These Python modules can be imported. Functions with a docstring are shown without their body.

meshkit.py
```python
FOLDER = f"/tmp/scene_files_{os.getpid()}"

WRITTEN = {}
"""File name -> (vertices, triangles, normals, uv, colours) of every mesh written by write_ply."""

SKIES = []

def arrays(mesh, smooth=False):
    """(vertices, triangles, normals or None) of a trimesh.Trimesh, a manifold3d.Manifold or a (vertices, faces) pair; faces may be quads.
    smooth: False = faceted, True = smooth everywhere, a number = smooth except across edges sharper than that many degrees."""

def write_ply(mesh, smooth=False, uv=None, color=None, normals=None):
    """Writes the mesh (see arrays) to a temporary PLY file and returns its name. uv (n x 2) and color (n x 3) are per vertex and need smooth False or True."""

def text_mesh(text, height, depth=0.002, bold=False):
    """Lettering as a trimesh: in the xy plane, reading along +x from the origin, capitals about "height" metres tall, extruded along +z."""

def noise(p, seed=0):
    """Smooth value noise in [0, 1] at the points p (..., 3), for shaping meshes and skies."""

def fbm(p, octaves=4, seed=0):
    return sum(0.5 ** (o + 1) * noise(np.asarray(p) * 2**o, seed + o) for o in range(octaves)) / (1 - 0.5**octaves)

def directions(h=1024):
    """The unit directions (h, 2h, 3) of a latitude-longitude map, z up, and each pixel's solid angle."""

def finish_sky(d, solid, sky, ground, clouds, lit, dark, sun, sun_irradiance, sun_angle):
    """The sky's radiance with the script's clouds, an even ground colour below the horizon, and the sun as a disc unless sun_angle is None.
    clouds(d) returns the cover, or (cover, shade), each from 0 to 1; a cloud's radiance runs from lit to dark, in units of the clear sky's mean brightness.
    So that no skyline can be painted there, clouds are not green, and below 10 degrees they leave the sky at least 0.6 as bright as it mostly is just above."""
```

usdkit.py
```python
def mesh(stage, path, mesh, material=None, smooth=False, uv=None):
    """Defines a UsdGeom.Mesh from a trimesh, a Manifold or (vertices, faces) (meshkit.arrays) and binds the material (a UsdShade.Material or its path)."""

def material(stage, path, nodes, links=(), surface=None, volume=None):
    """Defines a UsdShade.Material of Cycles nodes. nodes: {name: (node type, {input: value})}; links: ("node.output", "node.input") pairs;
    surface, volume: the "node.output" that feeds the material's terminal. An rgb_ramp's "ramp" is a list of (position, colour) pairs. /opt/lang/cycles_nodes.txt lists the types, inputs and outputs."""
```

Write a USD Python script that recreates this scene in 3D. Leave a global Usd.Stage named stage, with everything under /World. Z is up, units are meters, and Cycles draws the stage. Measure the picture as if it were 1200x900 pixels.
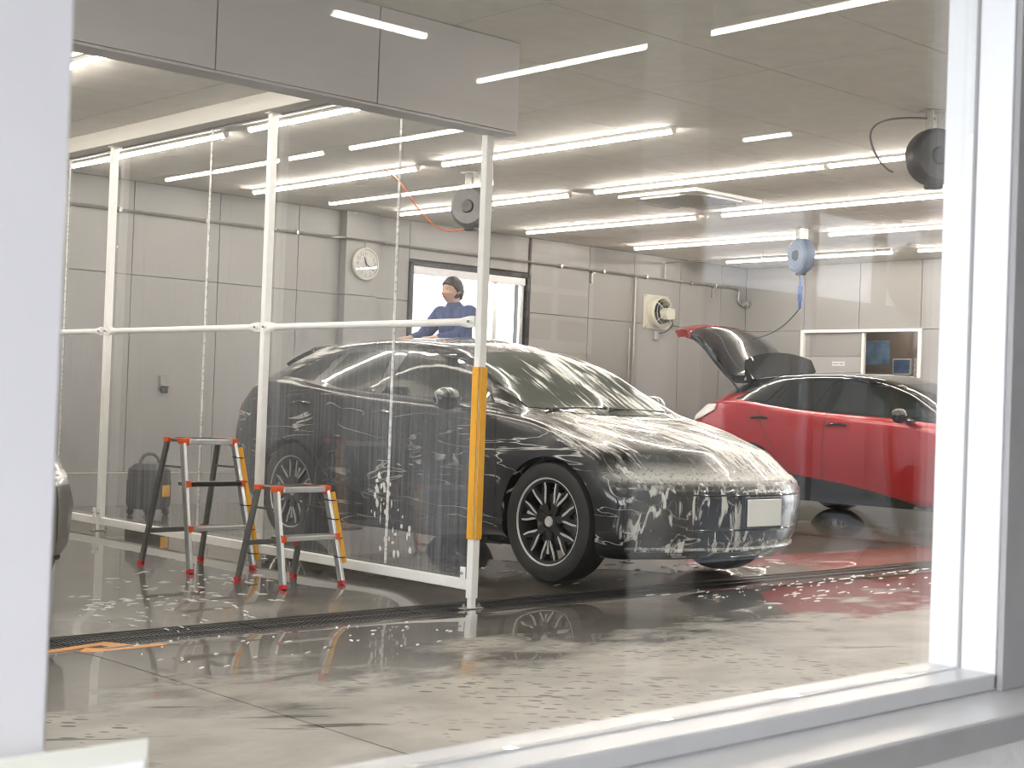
import math, random
import numpy as np, trimesh, usdkit, meshkit
import manifold3d as m3
from scipy.interpolate import PchipInterpolator, LinearNDInterpolator, NearestNDInterpolator
from scipy.spatial import Delaunay
from shapely.geometry import Polygon, Point, box as sbox
from shapely import contains_xy
from pxr import Usd, UsdGeom, UsdLux, UsdShade, Gf, Sdf, Vt

random.seed(7)
RNG = np.random.default_rng(7)
stage = Usd.Stage.CreateInMemory()
UsdGeom.SetStageUpAxis(stage, 'Z')
UsdGeom.SetStageMetersPerUnit(stage, 1.0)
W = UsdGeom.Xform.Define(stage, '/World')
UsdGeom.Scope.Define(stage, '/World/Looks')

# ------------------------------------------------------------------ camera, sky, exposure
EYE = np.array([0.0, 0.0, 1.08])
YAW, PITCH, ROLL, FPX = 0.74998331, 0.0139844, 0.035942, 1712.87
_F = np.array([math.sin(YAW) * math.cos(PITCH), math.cos(YAW) * math.cos(PITCH), math.sin(PITCH)])
_r = np.array([math.cos(YAW), -math.sin(YAW), 0.0]); _u = np.cross(_r, _F)
_R = math.cos(ROLL) * _r + math.sin(ROLL) * _u
_U = -math.sin(ROLL) * _r + math.cos(ROLL) * _u
cam = UsdGeom.Camera.Define(stage, '/World/camera')
cam.AddTransformOp().Set(Gf.Matrix4d(*_R, 0, *_U, 0, *(-_F), 0, *EYE, 1))
cam.CreateHorizontalApertureAttr(36.0)
cam.CreateVerticalApertureAttr(27.0)
cam.CreateFocalLengthAttr(36.0 * FPX / 1200.0)
cam.CreateFStopAttr(13.0)
cam.CreateFocusDistanceAttr(9.0)
cam.CreateClippingRangeAttr(Gf.Vec2f(0.05, 500))
cam.CreateExposureAttr(0.33)

LAMP = 58.0            # radiance of the ceiling tubes in the bay
ROOM_LAMP = 24.0       # the waiting room's own tubes
SKY = 6.0

usdkit.material(stage, '/World/Looks/sky_light', {
    'tc': ('texture_coordinate', {}), 'sx': ('separate_xyz', {}),
    'up': ('rgb_ramp', {'ramp': [(0.0, (0.40, 0.40, 0.39)), (0.495, (0.45, 0.45, 0.44)), (0.505, (0.95, 0.965, 1.0)), (0.75, (0.80, 0.88, 1.0)), (1.0, (0.68, 0.80, 1.0))]}),
    'h': ('map_range', {'from_min': -1.0, 'from_max': 1.0, 'to_min': 0.0, 'to_max': 1.0}),
    'cl': ('noise_texture', {'scale': 2.6, 'detail': 5.0, 'roughness': 0.55}),
    'cr': ('rgb_ramp', {'ramp': [(0.0, (0, 0, 0)), (0.42, (0, 0, 0)), (0.62, (1, 1, 1)), (1.0, (1, 1, 1))]}),
    'mx': ('mix_color', {'b': (1.0, 1.0, 1.0)}),
    'bg': ('background_shader', {'strength': SKY})},
    [('tc.generated', 'sx.vector'), ('sx.z', 'h.value'), ('h.result', 'up.fac'), ('tc.generated', 'cl.vector'), ('cl.fac', 'cr.fac'),
     ('cr.color', 'mx.fac'), ('up.color', 'mx.a'), ('mx.result', 'bg.color')], surface='bg.background')
dome = UsdLux.DomeLight.Define(stage, '/World/sky')
dome.CreateIntensityAttr(1.0)
UsdShade.MaterialBindingAPI.Apply(dome.GetPrim()).Bind(UsdShade.Material.Get(stage, '/World/Looks/sky_light'))

# ------------------------------------------------------------------ scene-tree helpers
_used = {}
def path_for(name, parent):
    base = str(parent.GetPath()) if parent is not None else '/World'
    k = (base, name); n = _used.get(k, 0); _used[k] = n + 1
    return f'{base}/{name}' + (f'_{n:03d}' if n else '')

def tag(p, label=None, cat=None, group=None, kind=None):
    p = p.GetPrim() if hasattr(p, 'GetPrim') else p
    for k, v in (('label', label), ('category', cat), ('group', group), ('kind', kind)):
        if v: p.SetCustomDataByKey(k, v)
    return p

def thing(name, label, cat, loc=(0, 0, 0), rz=0.0, group=None, kind=None):
    x = UsdGeom.Xform.Define(stage, path_for(name, None))
    x.AddTranslateOp().Set(Gf.Vec3d(*map(float, loc)))
    if rz: x.AddRotateZOp().Set(float(rz))
    return tag(x, label, cat, group, kind)

def struct(name, label=None):
    x = UsdGeom.Xform.Define(stage, path_for(name, None))
    return tag(x, label, None, None, 'structure')

def copy_of(root, label, loc, rz=0.0, group=None):
    was = root.GetCustomData()
    base = root.GetName().rstrip('0123456789').rstrip('_')
    r = thing(base, label, was['category'], loc, rz, group or was.get('group'))
    r.GetReferences().AddInternalReference(root.GetPath()); r.SetInstanceable(True)
    return r

def obj(name, mesh, mat, parent=None, smooth=30, label=None, kind=None, uv=None):
    if isinstance(mesh, (list,)): mesh = cat(mesh)
    return tag(usdkit.mesh(stage, path_for(name, parent), mesh, MAT[mat] if isinstance(mat, str) else mat, smooth=smooth), label, None, None, kind)

# ------------------------------------------------------------------ mesh helpers
def cat(ms):
    return trimesh.util.concatenate([to_tm(m) for m in ms])
def to_tm(m):
    if isinstance(m, trimesh.Trimesh): return m
    if hasattr(m, 'to_mesh'):
        q = m.to_mesh(); return trimesh.Trimesh(np.array(q.vert_properties[:, :3]), np.array(q.tri_verts), process=False)
    return trimesh.Trimesh(*m, process=False)
def to_man(t):
    t = trimesh.Trimesh(t.vertices, t.faces, process=True)
    return m3.Manifold(m3.Mesh(np.asarray(t.vertices, np.float32), np.asarray(t.faces, np.uint32)))
def bx(x0, x1, y0, y1, z0, z1):
    m = trimesh.creation.box([x1 - x0, y1 - y0, z1 - z0]); m.apply_translation([(x0 + x1) / 2, (y0 + y1) / 2, (z0 + z1) / 2]); return m
def rbx(x0, x1, y0, y1, z0, z1, r=0.004):
    """box with chamfered edges (24 vertices)"""
    r = min(r, (x1 - x0) * .49, (y1 - y0) * .49, (z1 - z0) * .49)
    pts = []
    for sx, X in ((1, x0), (-1, x1)):
        for sy, Y in ((1, y0), (-1, y1)):
            for sz, Z in ((1, z0), (-1, z1)):
                pts += [(X + sx * r, Y + sy * r, Z), (X + sx * r, Y, Z + sz * r), (X, Y + sy * r, Z + sz * r)]
    return to_tm(m3.Manifold.hull_points(np.array(pts)))
def hull(pts):
    return to_tm(m3.Manifold.hull_points(np.asarray(pts, float)))
def frame_to(d):
    d = np.asarray(d, float) / np.linalg.norm(d)
    a = np.array([0, 0, 1.0]) if abs(d[2]) < .9 else np.array([1.0, 0, 0])
    u = np.cross(a, d); u /= np.linalg.norm(u)
    return u, np.cross(d, u), d
def cyl(p, q, r, n=14, r2=None):
    p, q = np.asarray(p, float), np.asarray(q, float)
    u, v, d = frame_to(q - p)
    a = np.linspace(0, 2 * np.pi, n, endpoint=False)
    ring = np.cos(a)[:, None] * u + np.sin(a)[:, None] * v
    vs = np.vstack([p + ring * r, q + ring * (r if r2 is None else r2), [p], [q]])
    i = np.arange(n); j = (i + 1) % n
    f = np.vstack([np.c_[i, j, j + n], np.c_[i, j + n, i + n], np.c_[j, i, np.full(n, 2 * n)], np.c_[i + n, j + n, np.full(n, 2 * n + 1)]])
    return trimesh.Trimesh(vs, f, process=False)
def bar(p, q, w, h, up=(0, 0, 1), ch=0.0):
    """rectangular bar from p to q; w across, h along 'up'"""
    p, q = np.asarray(p, float), np.asarray(q, float)
    d = (q - p) / np.linalg.norm(q - p); s = np.cross(d, up); s /= np.linalg.norm(s); u = np.cross(s, d)
    pts = [e + s * a * w / 2 + u * b * h / 2 for e in (p, q) for a in (-1, 1) for b in (-1, 1)]
    if ch:
        pts = [e + s * a * (w / 2 - ca) + u * b * (h / 2 - cb) for e in (p, q) for a in (-1, 1) for b in (-1, 1) for ca, cb in ((ch, 0), (0, ch))]
    return hull(pts)
def tube(pts, r, n=10, closed=False):
    pts = np.asarray(pts, float); k = len(pts)
    t = np.gradient(pts, axis=0) if not closed else np.roll(pts, -1, 0) - np.roll(pts, 1, 0)
    t /= np.linalg.norm(t, axis=1)[:, None]
    u = frame_to(t[0])[0]; vs = []
    a = np.linspace(0, 2 * np.pi, n, endpoint=False)
    rr = np.broadcast_to(r, (k,))
    for i in range(k):
        u = u - t[i] * (u @ t[i]); u /= np.linalg.norm(u); v = np.cross(t[i], u)
        vs.append(pts[i] + (np.cos(a)[:, None] * u + np.sin(a)[:, None] * v) * rr[i])
    vs = np.vstack(vs); f = []
    for i in range(k if closed else k - 1):
        b, c = i * n, ((i + 1) % k) * n
        for j in range(n):
            e = (j + 1) % n
            f += [(b + j, b + e, c + e), (b + j, c + e, c + j)]
    if not closed:
        vs = np.vstack([vs, pts[:1], pts[-1:]]); m = k * n
        for j in range(n):
            e = (j + 1) % n
            f += [(e, j, m), ((k - 1) * n + j, (k - 1) * n + e, m + 1)]
    return trimesh.Trimesh(vs, np.array(f), process=False)
def spline(pts, n=24):
    pts = np.asarray(pts, float); d = np.r_[0, np.cumsum(np.linalg.norm(np.diff(pts, axis=0), axis=1))]
    from scipy.interpolate import CubicSpline
    return CubicSpline(d, pts)(np.linspace(0, d[-1], n))
def lathe(prof, axis='z', n=40):
    """revolve (r, h) profile (closed loop or open) about z, then turn axis"""
    prof = np.asarray(prof, float); k = len(prof); a = np.linspace(0, 2 * np.pi, n, endpoint=False)
    vs = np.vstack([np.c_[r * np.cos(a), r * np.sin(a), np.full(n, h)] for r, h in prof]); f = []
    for i in range(k - 1):
        for j in range(n):
            e = (j + 1) % n
            f += [(i * n + j, i * n + e, i * n + n + e), (i * n + j, i * n + n + e, i * n + n + j)]
    m = trimesh.Trimesh(vs, np.array(f), process=False)
    if axis == 'x': m.apply_transform(trimesh.transformations.rotation_matrix(np.pi / 2, [0, 1, 0]))
    if axis == 'y': m.apply_transform(trimesh.transformations.rotation_matrix(-np.pi / 2, [1, 0, 0]))
    return m
def extr(poly, h):
    return trimesh.creation.extrude_polygon(poly, h, engine='earcut')
def xf(m, loc=(0, 0, 0), rz=0, ry=0, rx=0, s=1):
    m = m.copy()
    if s != 1: m.apply_scale(s)
    for a, ax in ((rx, [1, 0, 0]), (ry, [0, 1, 0]), (rz, [0, 0, 1])):
        if a: m.apply_transform(trimesh.transformations.rotation_matrix(math.radians(a), ax))
    m.apply_translation(loc); return m

# ------------------------------------------------------------------ materials
MAT = {}
def mk(name, nodes, links, surface='p.BSDF', volume=None):
    MAT[name] = usdkit.material(stage, f'/World/Looks/{name}', nodes, links, surface=surface, volume=volume); return MAT[name]
def plain(name, col, rough=0.5, metal=0.0, var=0.06, scale=6.0, bump=0.0, bscale=80.0, coat=0.0, spec=0.5, **kw):
    lo = tuple(c * (1 - var) for c in col); hi = tuple(min(1, c * (1 + var)) for c in col)
    n = {'g': ('geometry', {}), 'n': ('noise_texture', {'scale': scale, 'detail': 4.0}),
         'r': ('rgb_ramp', {'ramp': [(0.3, lo), (0.7, hi)]}),
         'p': ('principled_bsdf', {'roughness': rough, 'metallic': metal, 'coat_weight': coat, 'specular_ior_level': spec, **kw})}
    l = [('g.position', 'n.vector'), ('n.fac', 'r.fac'), ('r.color', 'p.base_color')]
    if bump:
        n['bn'] = ('noise_texture', {'scale': bscale, 'detail': 2.0}); n['b'] = ('bump', {'strength': bump, 'distance': 0.004})
        l += [('g.position', 'bn.vector'), ('bn.fac', 'b.height'), ('b.normal', 'p.normal')]
    return mk(name, n, l)
plain('wall_panel', (0.32, 0.312, 0.302), 0.42, var=0.03, scale=1.5, bump=0.05, bscale=120)
plain('joint_dark', (0.10, 0.095, 0.085), 0.7)
plain('ceiling_board', (0.82, 0.795, 0.74), 0.75, var=0.04, scale=9, bump=0.12, bscale=200)
plain('fascia_panel', (0.58, 0.565, 0.56), 0.35, var=0.03, scale=2)
plain('beam_paint', (0.62, 0.60, 0.55), 0.45, var=0.02)
plain('white_paint', (0.92, 0.91, 0.88), 0.38, var=0.025, scale=14)
plain('white_frame', (0.66, 0.665, 0.69), 0.30, var=0.02, scale=9)
plain('mullion_white', (0.60, 0.588, 0.615), 0.4, var=0.02, scale=5)
plain('sill_white', (0.45, 0.445, 0.45), 0.28, var=0.02, scale=9)
plain('wallpaper', (0.72, 0.70, 0.69), 0.8, var=0.03, scale=30, bump=0.5, bscale=90)
plain('cover_grey', (0.27, 0.262, 0.265), 0.5, var=0.04, scale=20)
plain('paper', (0.86, 0.85, 0.87), 0.6, var=0.01)
plain('steel', (0.55, 0.55, 0.55), 0.28, metal=1.0, var=0.08, scale=20)
plain('zinc', (0.50, 0.49, 0.46), 0.38, metal=0.9, var=0.1, scale=30)
plain('alu', (0.66, 0.66, 0.65), 0.33, metal=0.85, var=0.05, scale=25)
plain('alu_dark', (0.20, 0.20, 0.19), 0.4, metal=0.6, var=0.08, scale=25)
plain('orange_plastic', (0.85, 0.13, 0.035), 0.4, var=0.05)
plain('red_plastic', (0.6, 0.03, 0.03), 0.4)
plain('yellow_foam', (0.85, 0.42, 0.03), 0.6, var=0.05, scale=10, bump=0.1)
plain('black_plastic', (0.018, 0.018, 0.019), 0.45, var=0.15)
plain('black_gloss', (0.008, 0.008, 0.009), 0.06, coat=0.5)
plain('dark_trim', (0.03, 0.03, 0.032), 0.3, var=0.1)
plain('rubber', (0.022, 0.021, 0.02), 0.62, var=0.2, scale=12, bump=0.15, bscale=60)
plain('chrome', (0.75, 0.75, 0.74), 0.12, metal=1.0, var=0.02)
plain('rim_silver', (0.80, 0.79, 0.76), 0.32, metal=0.6, var=0.05)
plain('rim_dark', (0.02, 0.02, 0.021), 0.22, var=0.1, coat=0.4)
plain('brake_disc', (0.22, 0.21, 0.2), 0.4, metal=0.9)
plain('concrete_out', (0.20, 0.195, 0.19), 0.85, var=0.1, scale=2, bump=0.2)
plain('room_floor', (0.35, 0.33, 0.31), 0.35, var=0.06, scale=4)
plain('room_wall', (0.13, 0.127, 0.124), 0.6, var=0.03)
plain('room_ceiling', (0.46, 0.45, 0.43), 0.8, var=0.03)
plain('leaf', (0.025, 0.05, 0.018), 0.30, var=0.25, scale=8)
plain('stem', (0.10, 0.085, 0.045), 0.6, var=0.2, scale=20)
plain('pot', (0.55, 0.53, 0.5), 0.4)
plain('soil', (0.05, 0.035, 0.025), 0.9, var=0.3, scale=40)
plain('skin', (0.55, 0.33, 0.24), 0.5, var=0.05, scale=12, subsurface_weight=0.1)
plain('eye_white', (0.45, 0.43, 0.41), 0.4, var=0.01)
plain('hair', (0.018, 0.016, 0.018), 0.5, var=0.3, scale=60)
plain('navy_cloth', (0.045, 0.065, 0.16), 0.85, var=0.12, scale=25, bump=0.3, bscale=120)
plain('dark_cloth', (0.03, 0.032, 0.04), 0.85, var=0.12, scale=25)
plain('shoe', (0.03, 0.03, 0.03), 0.5)
plain('clock_white', (0.86, 0.85, 0.82), 0.4, var=0.01)
plain('ivory_metal', (0.62, 0.60, 0.50), 0.35, var=0.05)
plain('hose_orange', (0.75, 0.16, 0.04), 0.4)
plain('reel_dark', (0.09, 0.088, 0.085), 0.3, var=0.1)
plain('reel_blue', (0.16, 0.20, 0.28), 0.35, var=0.1)
plain('blue_plastic', (0.06, 0.12, 0.35), 0.35)
plain('interior_brown', (0.16, 0.12, 0.095), 0.6, var=0.08, scale=3)
plain('screen_blue', (0.06, 0.12, 0.26), 0.25, var=0.3, scale=8)
plain('poster_blue', (0.16, 0.27, 0.45), 0.5, var=0.4, scale=6)
plain('black_print', (0.03, 0.03, 0.03), 0.6)
plain('grey_block', (0.33, 0.32, 0.31), 0.6, var=0.05)
plain('pink_block', (0.55, 0.30, 0.27), 0.6, var=0.05)
plain('tape_orange', (0.62, 0.26, 0.05), 0.5, var=0.12, scale=20)
plain('grate_metal', (0.06, 0.06, 0.062), 0.35, metal=0.7, var=0.3, scale=40)
plain('plate_white', (0.85, 0.86, 0.82), 0.35, var=0.02)
plain('lamp_white', (0.85, 0.84, 0.8), 0.2, var=0.05, coat=0.6)
plain('lamp_red', (0.35, 0.01, 0.02), 0.1, coat=0.8)
plain('pink_lamp', (0.80, 0.42, 0.50), 0.15, coat=0.6)
plain('seat_grey', (0.07, 0.07, 0.072), 0.7)
plain('wood_post', (0.25, 0.24, 0.22), 0.8, var=0.2)
plain('acrylic_edge', (0.68, 0.67, 0.6), 0.2, var=0.02)
plain('purple_print', (0.10, 0.08, 0.2), 0.5, var=0.4, scale=50)

def emit(name, col, strength):
    mk(name, {'e': ('emission', {'color': col, 'strength': strength})}, [], surface='e.emission')
emit('tube_glow', (1.0, 0.915, 0.82), LAMP)
emit('room_tube_glow', (1.0, 0.93, 0.84), ROOM_LAMP)

# clear panes: transparent mixed with a mirror by fresnel
def schlick(f0):
    """mirror share of a thin clear sheet, the same from both sides"""
    n = {'gi': ('geometry', {}), 'dt': ('vector_math', {'math_type': 'dot_product'}), 'ab': ('math', {'math_type': 'absolute'}), 'om': ('math', {'math_type': 'subtract', 'value1': 1.0, 'use_clamp': True}),
         'pw': ('math', {'math_type': 'power', 'value2': 5.0}), 'fs': ('math', {'math_type': 'multiply_add', 'value2': 1.0 - f0, 'value3': f0})}
    l = [('gi.incoming', 'dt.vector1'), ('gi.normal', 'dt.vector2'), ('dt.value', 'ab.value1'), ('ab.value', 'om.value2'), ('om.value', 'pw.value1'), ('pw.value', 'fs.value1')]
    return n, l
def pane(name, tint=(1, 1, 1), f0=0.04, rough=0.0):
    n, l = schlick(f0)
    mk(name, {**n, 't': ('transparent_bsdf', {'color': tint}), 'g': ('glossy_bsdf', {'color': (1, 1, 1), 'roughness': rough}), 'm': ('mix_closure', {})},
       l + [('fs.value', 'm.fac'), ('t.BSDF', 'm.closure1'), ('g.BSDF', 'm.closure2')], surface='m.closure')
pane('window_glass', (0.985, 0.99, 0.985), 0.035)
pane('tinted_pane', (0.58, 0.595, 0.61), 0.04)
pane('lens_clear', (0.97, 0.97, 0.97), 0.02)
# clear vinyl sheet with soap haze running down it
_n, _l = schlick(0.04)
mk('vinyl', {**_n, 'g': ('geometry', {}), 'mp': ('mapping', {'scale': (38.0, 38.0, 0.9)}), 'n': ('noise_texture', {'scale': 1.0, 'detail': 5.0, 'roughness': 0.7}),
             'n2': ('noise_texture', {'scale': 1.1, 'detail': 3.0}), 'mu': ('math', {'math_type': 'multiply'}),
             'sx': ('separate_xyz', {}), 'zr': ('map_range', {'from_min': 2.6, 'from_max': 0.2, 'to_min': 0.25, 'to_max': 1.0, 'clamp': True}), 'mu2': ('math', {'math_type': 'multiply'}),
             'r': ('rgb_ramp', {'ramp': [(0.08, (0.012,) * 3), (0.24, (0.06,) * 3), (0.40, (0.15,) * 3), (0.6, (0.32,) * 3)]}),
             'v': ('voronoi_texture', {'scale': 55.0}), 'vr': ('rgb_ramp', {'ramp': [(0.0, (0.5,) * 3), (0.10, (0.3,) * 3), (0.14, (0, 0, 0)), (1.0, (0, 0, 0))]}),
             'vm': ('noise_texture', {'scale': 1.7, 'detail': 2.0}), 'vmr': ('rgb_ramp', {'ramp': [(0.5, (0, 0, 0)), (0.62, (1, 1, 1))]}),
             'vx': ('math', {'math_type': 'multiply'}), 'mxx': ('math', {'math_type': 'maximum'}),
             't': ('transparent_bsdf', {'color': (0.97, 0.975, 0.98)}), 'gl': ('glossy_bsdf', {'color': (1, 1, 1), 'roughness': 0.012}),
             'd': ('diffuse_bsdf', {'color': (0.62, 0.64, 0.68)}), 'tr': ('translucent_bsdf', {'color': (0.6, 0.62, 0.66)}), 'dd': ('mix_closure', {'fac': 0.4}),
             'm1': ('mix_closure', {}), 'm2': ('mix_closure', {})},
   _l + [('g.position', 'mp.vector'), ('mp.vector', 'n.vector'), ('g.position', 'n2.vector'), ('n.fac', 'mu.value1'), ('n2.fac', 'mu.value2'), ('g.position', 'sx.vector'), ('sx.z', 'zr.value'),
    ('mu.value', 'mu2.value1'), ('zr.result', 'mu2.value2'), ('mu2.value', 'r.fac'), ('g.position', 'v.vector'), ('v.distance', 'vr.fac'), ('g.position', 'vm.vector'), ('vm.fac', 'vmr.fac'),
    ('vr.color', 'vx.value1'), ('vmr.color', 'vx.value2'), ('vx.value', 'mxx.value1'), ('r.color', 'mxx.value2'),
    ('fs.value', 'm1.fac'), ('t.BSDF', 'm1.closure1'), ('gl.BSDF', 'm1.closure2'), ('d.BSDF', 'dd.closure1'), ('tr.BSDF', 'dd.closure2'),
    ('mxx.value', 'm2.fac'), ('m1.closure', 'm2.closure1'), ('dd.closure', 'm2.closure2')], surface='m2.closure')
mk('seam_clear', {'g': ('geometry', {}), 'mp': ('mapping', {'scale': (20.0, 20.0, 45.0)}), 'n': ('noise_texture', {'scale': 1.0, 'detail': 2.0}), 'r': ('rgb_ramp', {'ramp': [(0.40, (0.25,) * 3), (0.58, (0.95,) * 3)]}),
                  't': ('transparent_bsdf', {}), 'd': ('principled_bsdf', {'base_color': (0.86, 0.86, 0.84), 'roughness': 0.3}), 'm': ('mix_closure', {})},
   [('g.position', 'mp.vector'), ('mp.vector', 'n.vector'), ('n.fac', 'r.fac'), ('r.color', 'm.fac'), ('t.BSDF', 'm.closure1'), ('d.BSDF', 'm.closure2')], surface='m.closure')

# concrete floor: dry pale slab towards the window, a sheet of water further in, drip marks between
mk('wet_concrete', {
    'g': ('geometry', {}), 'sx': ('separate_xyz', {}),
    'n1': ('noise_texture', {'scale': 1.5, 'detail': 10.0, 'roughness': 0.68}), 'c': ('rgb_ramp', {'ramp': [(0.30, (0.165, 0.15, 0.126)), (0.5, (0.275, 0.256, 0.220)), (0.70, (0.375, 0.352, 0.305))]}),
    'mps': ('mapping', {'scale': (2.0, 4.5, 1.0), 'rotation': (0, 0, 0.35)}), 'st': ('noise_texture', {'scale': 1.0, 'detail': 4.0}), 'stc': ('rgb_ramp', {'ramp': [(0.35, (0.80,) * 3), (0.6, (1.06,) * 3)]}),
    'cm': ('mix_color', {'blend_type': 'multiply', 'fac': 1.0, 'use_clamp_result': True}),
    'mpw': ('mapping', {'scale': (0.55, 1.0, 1.0)}), 'wn': ('noise_texture', {'scale': 1.7, 'detail': 6.0, 'roughness': 0.62}),
    'wy': ('map_range', {'from_min': 3.7, 'from_max': 6.2, 'to_min': -0.36, 'to_max': 0.45, 'clamp': True}), 'wa': ('math', {'math_type': 'add'}),
    'wr': ('rgb_ramp', {'ramp': [(0.40, (0, 0, 0)), (0.50, (1, 1, 1))]}),
    'dvv': ('vector_rotate', {'rotate_type': 'z_axis', 'angle': 0.75}), 'mpd': ('mapping', {'scale': (10.0, 21.0, 1.0)}), 'dv': ('voronoi_texture', {'dimensions': '2D', 'scale': 1.0, 'randomness': 1.0}), 'drs': ('separate_color', {}), 'drm': ('math', {'math_type': 'multiply', 'value2': 0.30}), 'dr': ('math', {'math_type': 'less_than'}),
    'dn': ('noise_texture', {'scale': 0.9, 'detail': 3.0}), 'dnr': ('rgb_ramp', {'ramp': [(0.42, (0, 0, 0)), (0.50, (1, 1, 1))]}), 'dm': ('math', {'math_type': 'multiply'}),
    'sv': ('vector_rotate', {'rotate_type': 'z_axis', 'angle': 0.5}), 'mpm': ('mapping', {'scale': (1.1, 9.0, 1.0)}), 'sme': ('noise_texture', {'scale': 1.0, 'detail': 5.0, 'roughness': 0.6}), 'smer': ('rgb_ramp', {'ramp': [(0.615, (0, 0, 0)), (0.65, (1, 1, 1))]}), 'd2': ('math', {'math_type': 'maximum'}),
    'dk2': ('rgb_ramp', {'ramp': [(0.0, (1, 1, 1)), (1.0, (0.11, 0.095, 0.075))]}), 'cw2': ('mix_color', {'blend_type': 'multiply', 'fac': 1.0}), 'iv': ('math', {'math_type': 'subtract', 'value1': 1.0}), 'd3': ('math', {'math_type': 'multiply'}),
    'w': ('math', {'math_type': 'maximum'}),
    'dk': ('rgb_ramp', {'ramp': [(0.0, (1, 1, 1)), (1.0, (0.42, 0.40, 0.375))]}), 'cw': ('mix_color', {'blend_type': 'multiply', 'fac': 1.0}),
    'ro': ('map_range', {'from_min': 0.0, 'from_max': 1.0, 'to_min': 0.42, 'to_max': 0.30}), 
    'bn': ('noise_texture', {'scale': 60.0, 'detail': 3.0}), 'rp': ('noise_texture', {'scale': 5.0, 'detail': 2.0}), 'b': ('bump', {'strength': 0.12, 'distance': 0.004}), 'b2': ('bump', {'strength': 0.05, 'distance': 0.01}),
    'p': ('principled_bsdf', {'coat_roughness': 0.015, 'coat_ior': 1.38})},
   [('g.position', 'sx.vector'), ('g.position', 'n1.vector'), ('n1.fac', 'c.fac'), ('g.position', 'mps.vector'), ('mps.vector', 'st.vector'), ('st.fac', 'stc.fac'), ('c.color', 'cm.a'), ('stc.color', 'cm.b'),
    ('g.position', 'mpw.vector'), ('mpw.vector', 'wn.vector'), ('sx.y', 'wy.value'), ('wn.fac', 'wa.value1'), ('wy.result', 'wa.value2'), ('wa.value', 'wr.fac'),
    ('g.position', 'dvv.vector'), ('dvv.vector', 'mpd.vector'), ('mpd.vector', 'dv.vector'), ('dv.color', 'drs.color'), ('drs.r', 'drm.value1'), ('dv.distance', 'dr.value1'), ('drm.value', 'dr.value2'), ('g.position', 'dn.vector'), ('dn.fac', 'dnr.fac'), ('dr.value', 'dm.value1'), ('dnr.color', 'dm.value2'),
    ('g.position', 'sv.vector'), ('sv.vector', 'mpm.vector'), ('mpm.vector', 'sme.vector'), ('sme.fac', 'smer.fac'), ('dm.value', 'd2.value1'), ('smer.color', 'd2.value2'), ('wr.color', 'iv.value2'), ('d2.value', 'd3.value1'), ('iv.value', 'd3.value2'),
    ('d3.value', 'dk2.fac'), ('wr.color', 'w.value1'), ('d3.value', 'w.value2'), ('wr.color', 'dk.fac'), ('cm.result', 'cw.a'), ('dk.color', 'cw.b'), ('cw.result', 'cw2.a'), ('dk2.color', 'cw2.b'), ('cw2.result', 'p.base_color'),
    ('w.value', 'ro.value'), ('ro.result', 'p.roughness'), ('wr.color', 'p.coat_weight'),
    ('g.position', 'bn.vector'), ('bn.fac', 'b.height'), ('b.normal', 'p.normal'), ('g.position', 'rp.vector'), ('rp.fac', 'b2.height'), ('b2.normal', 'p.coat_normal')])
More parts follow.
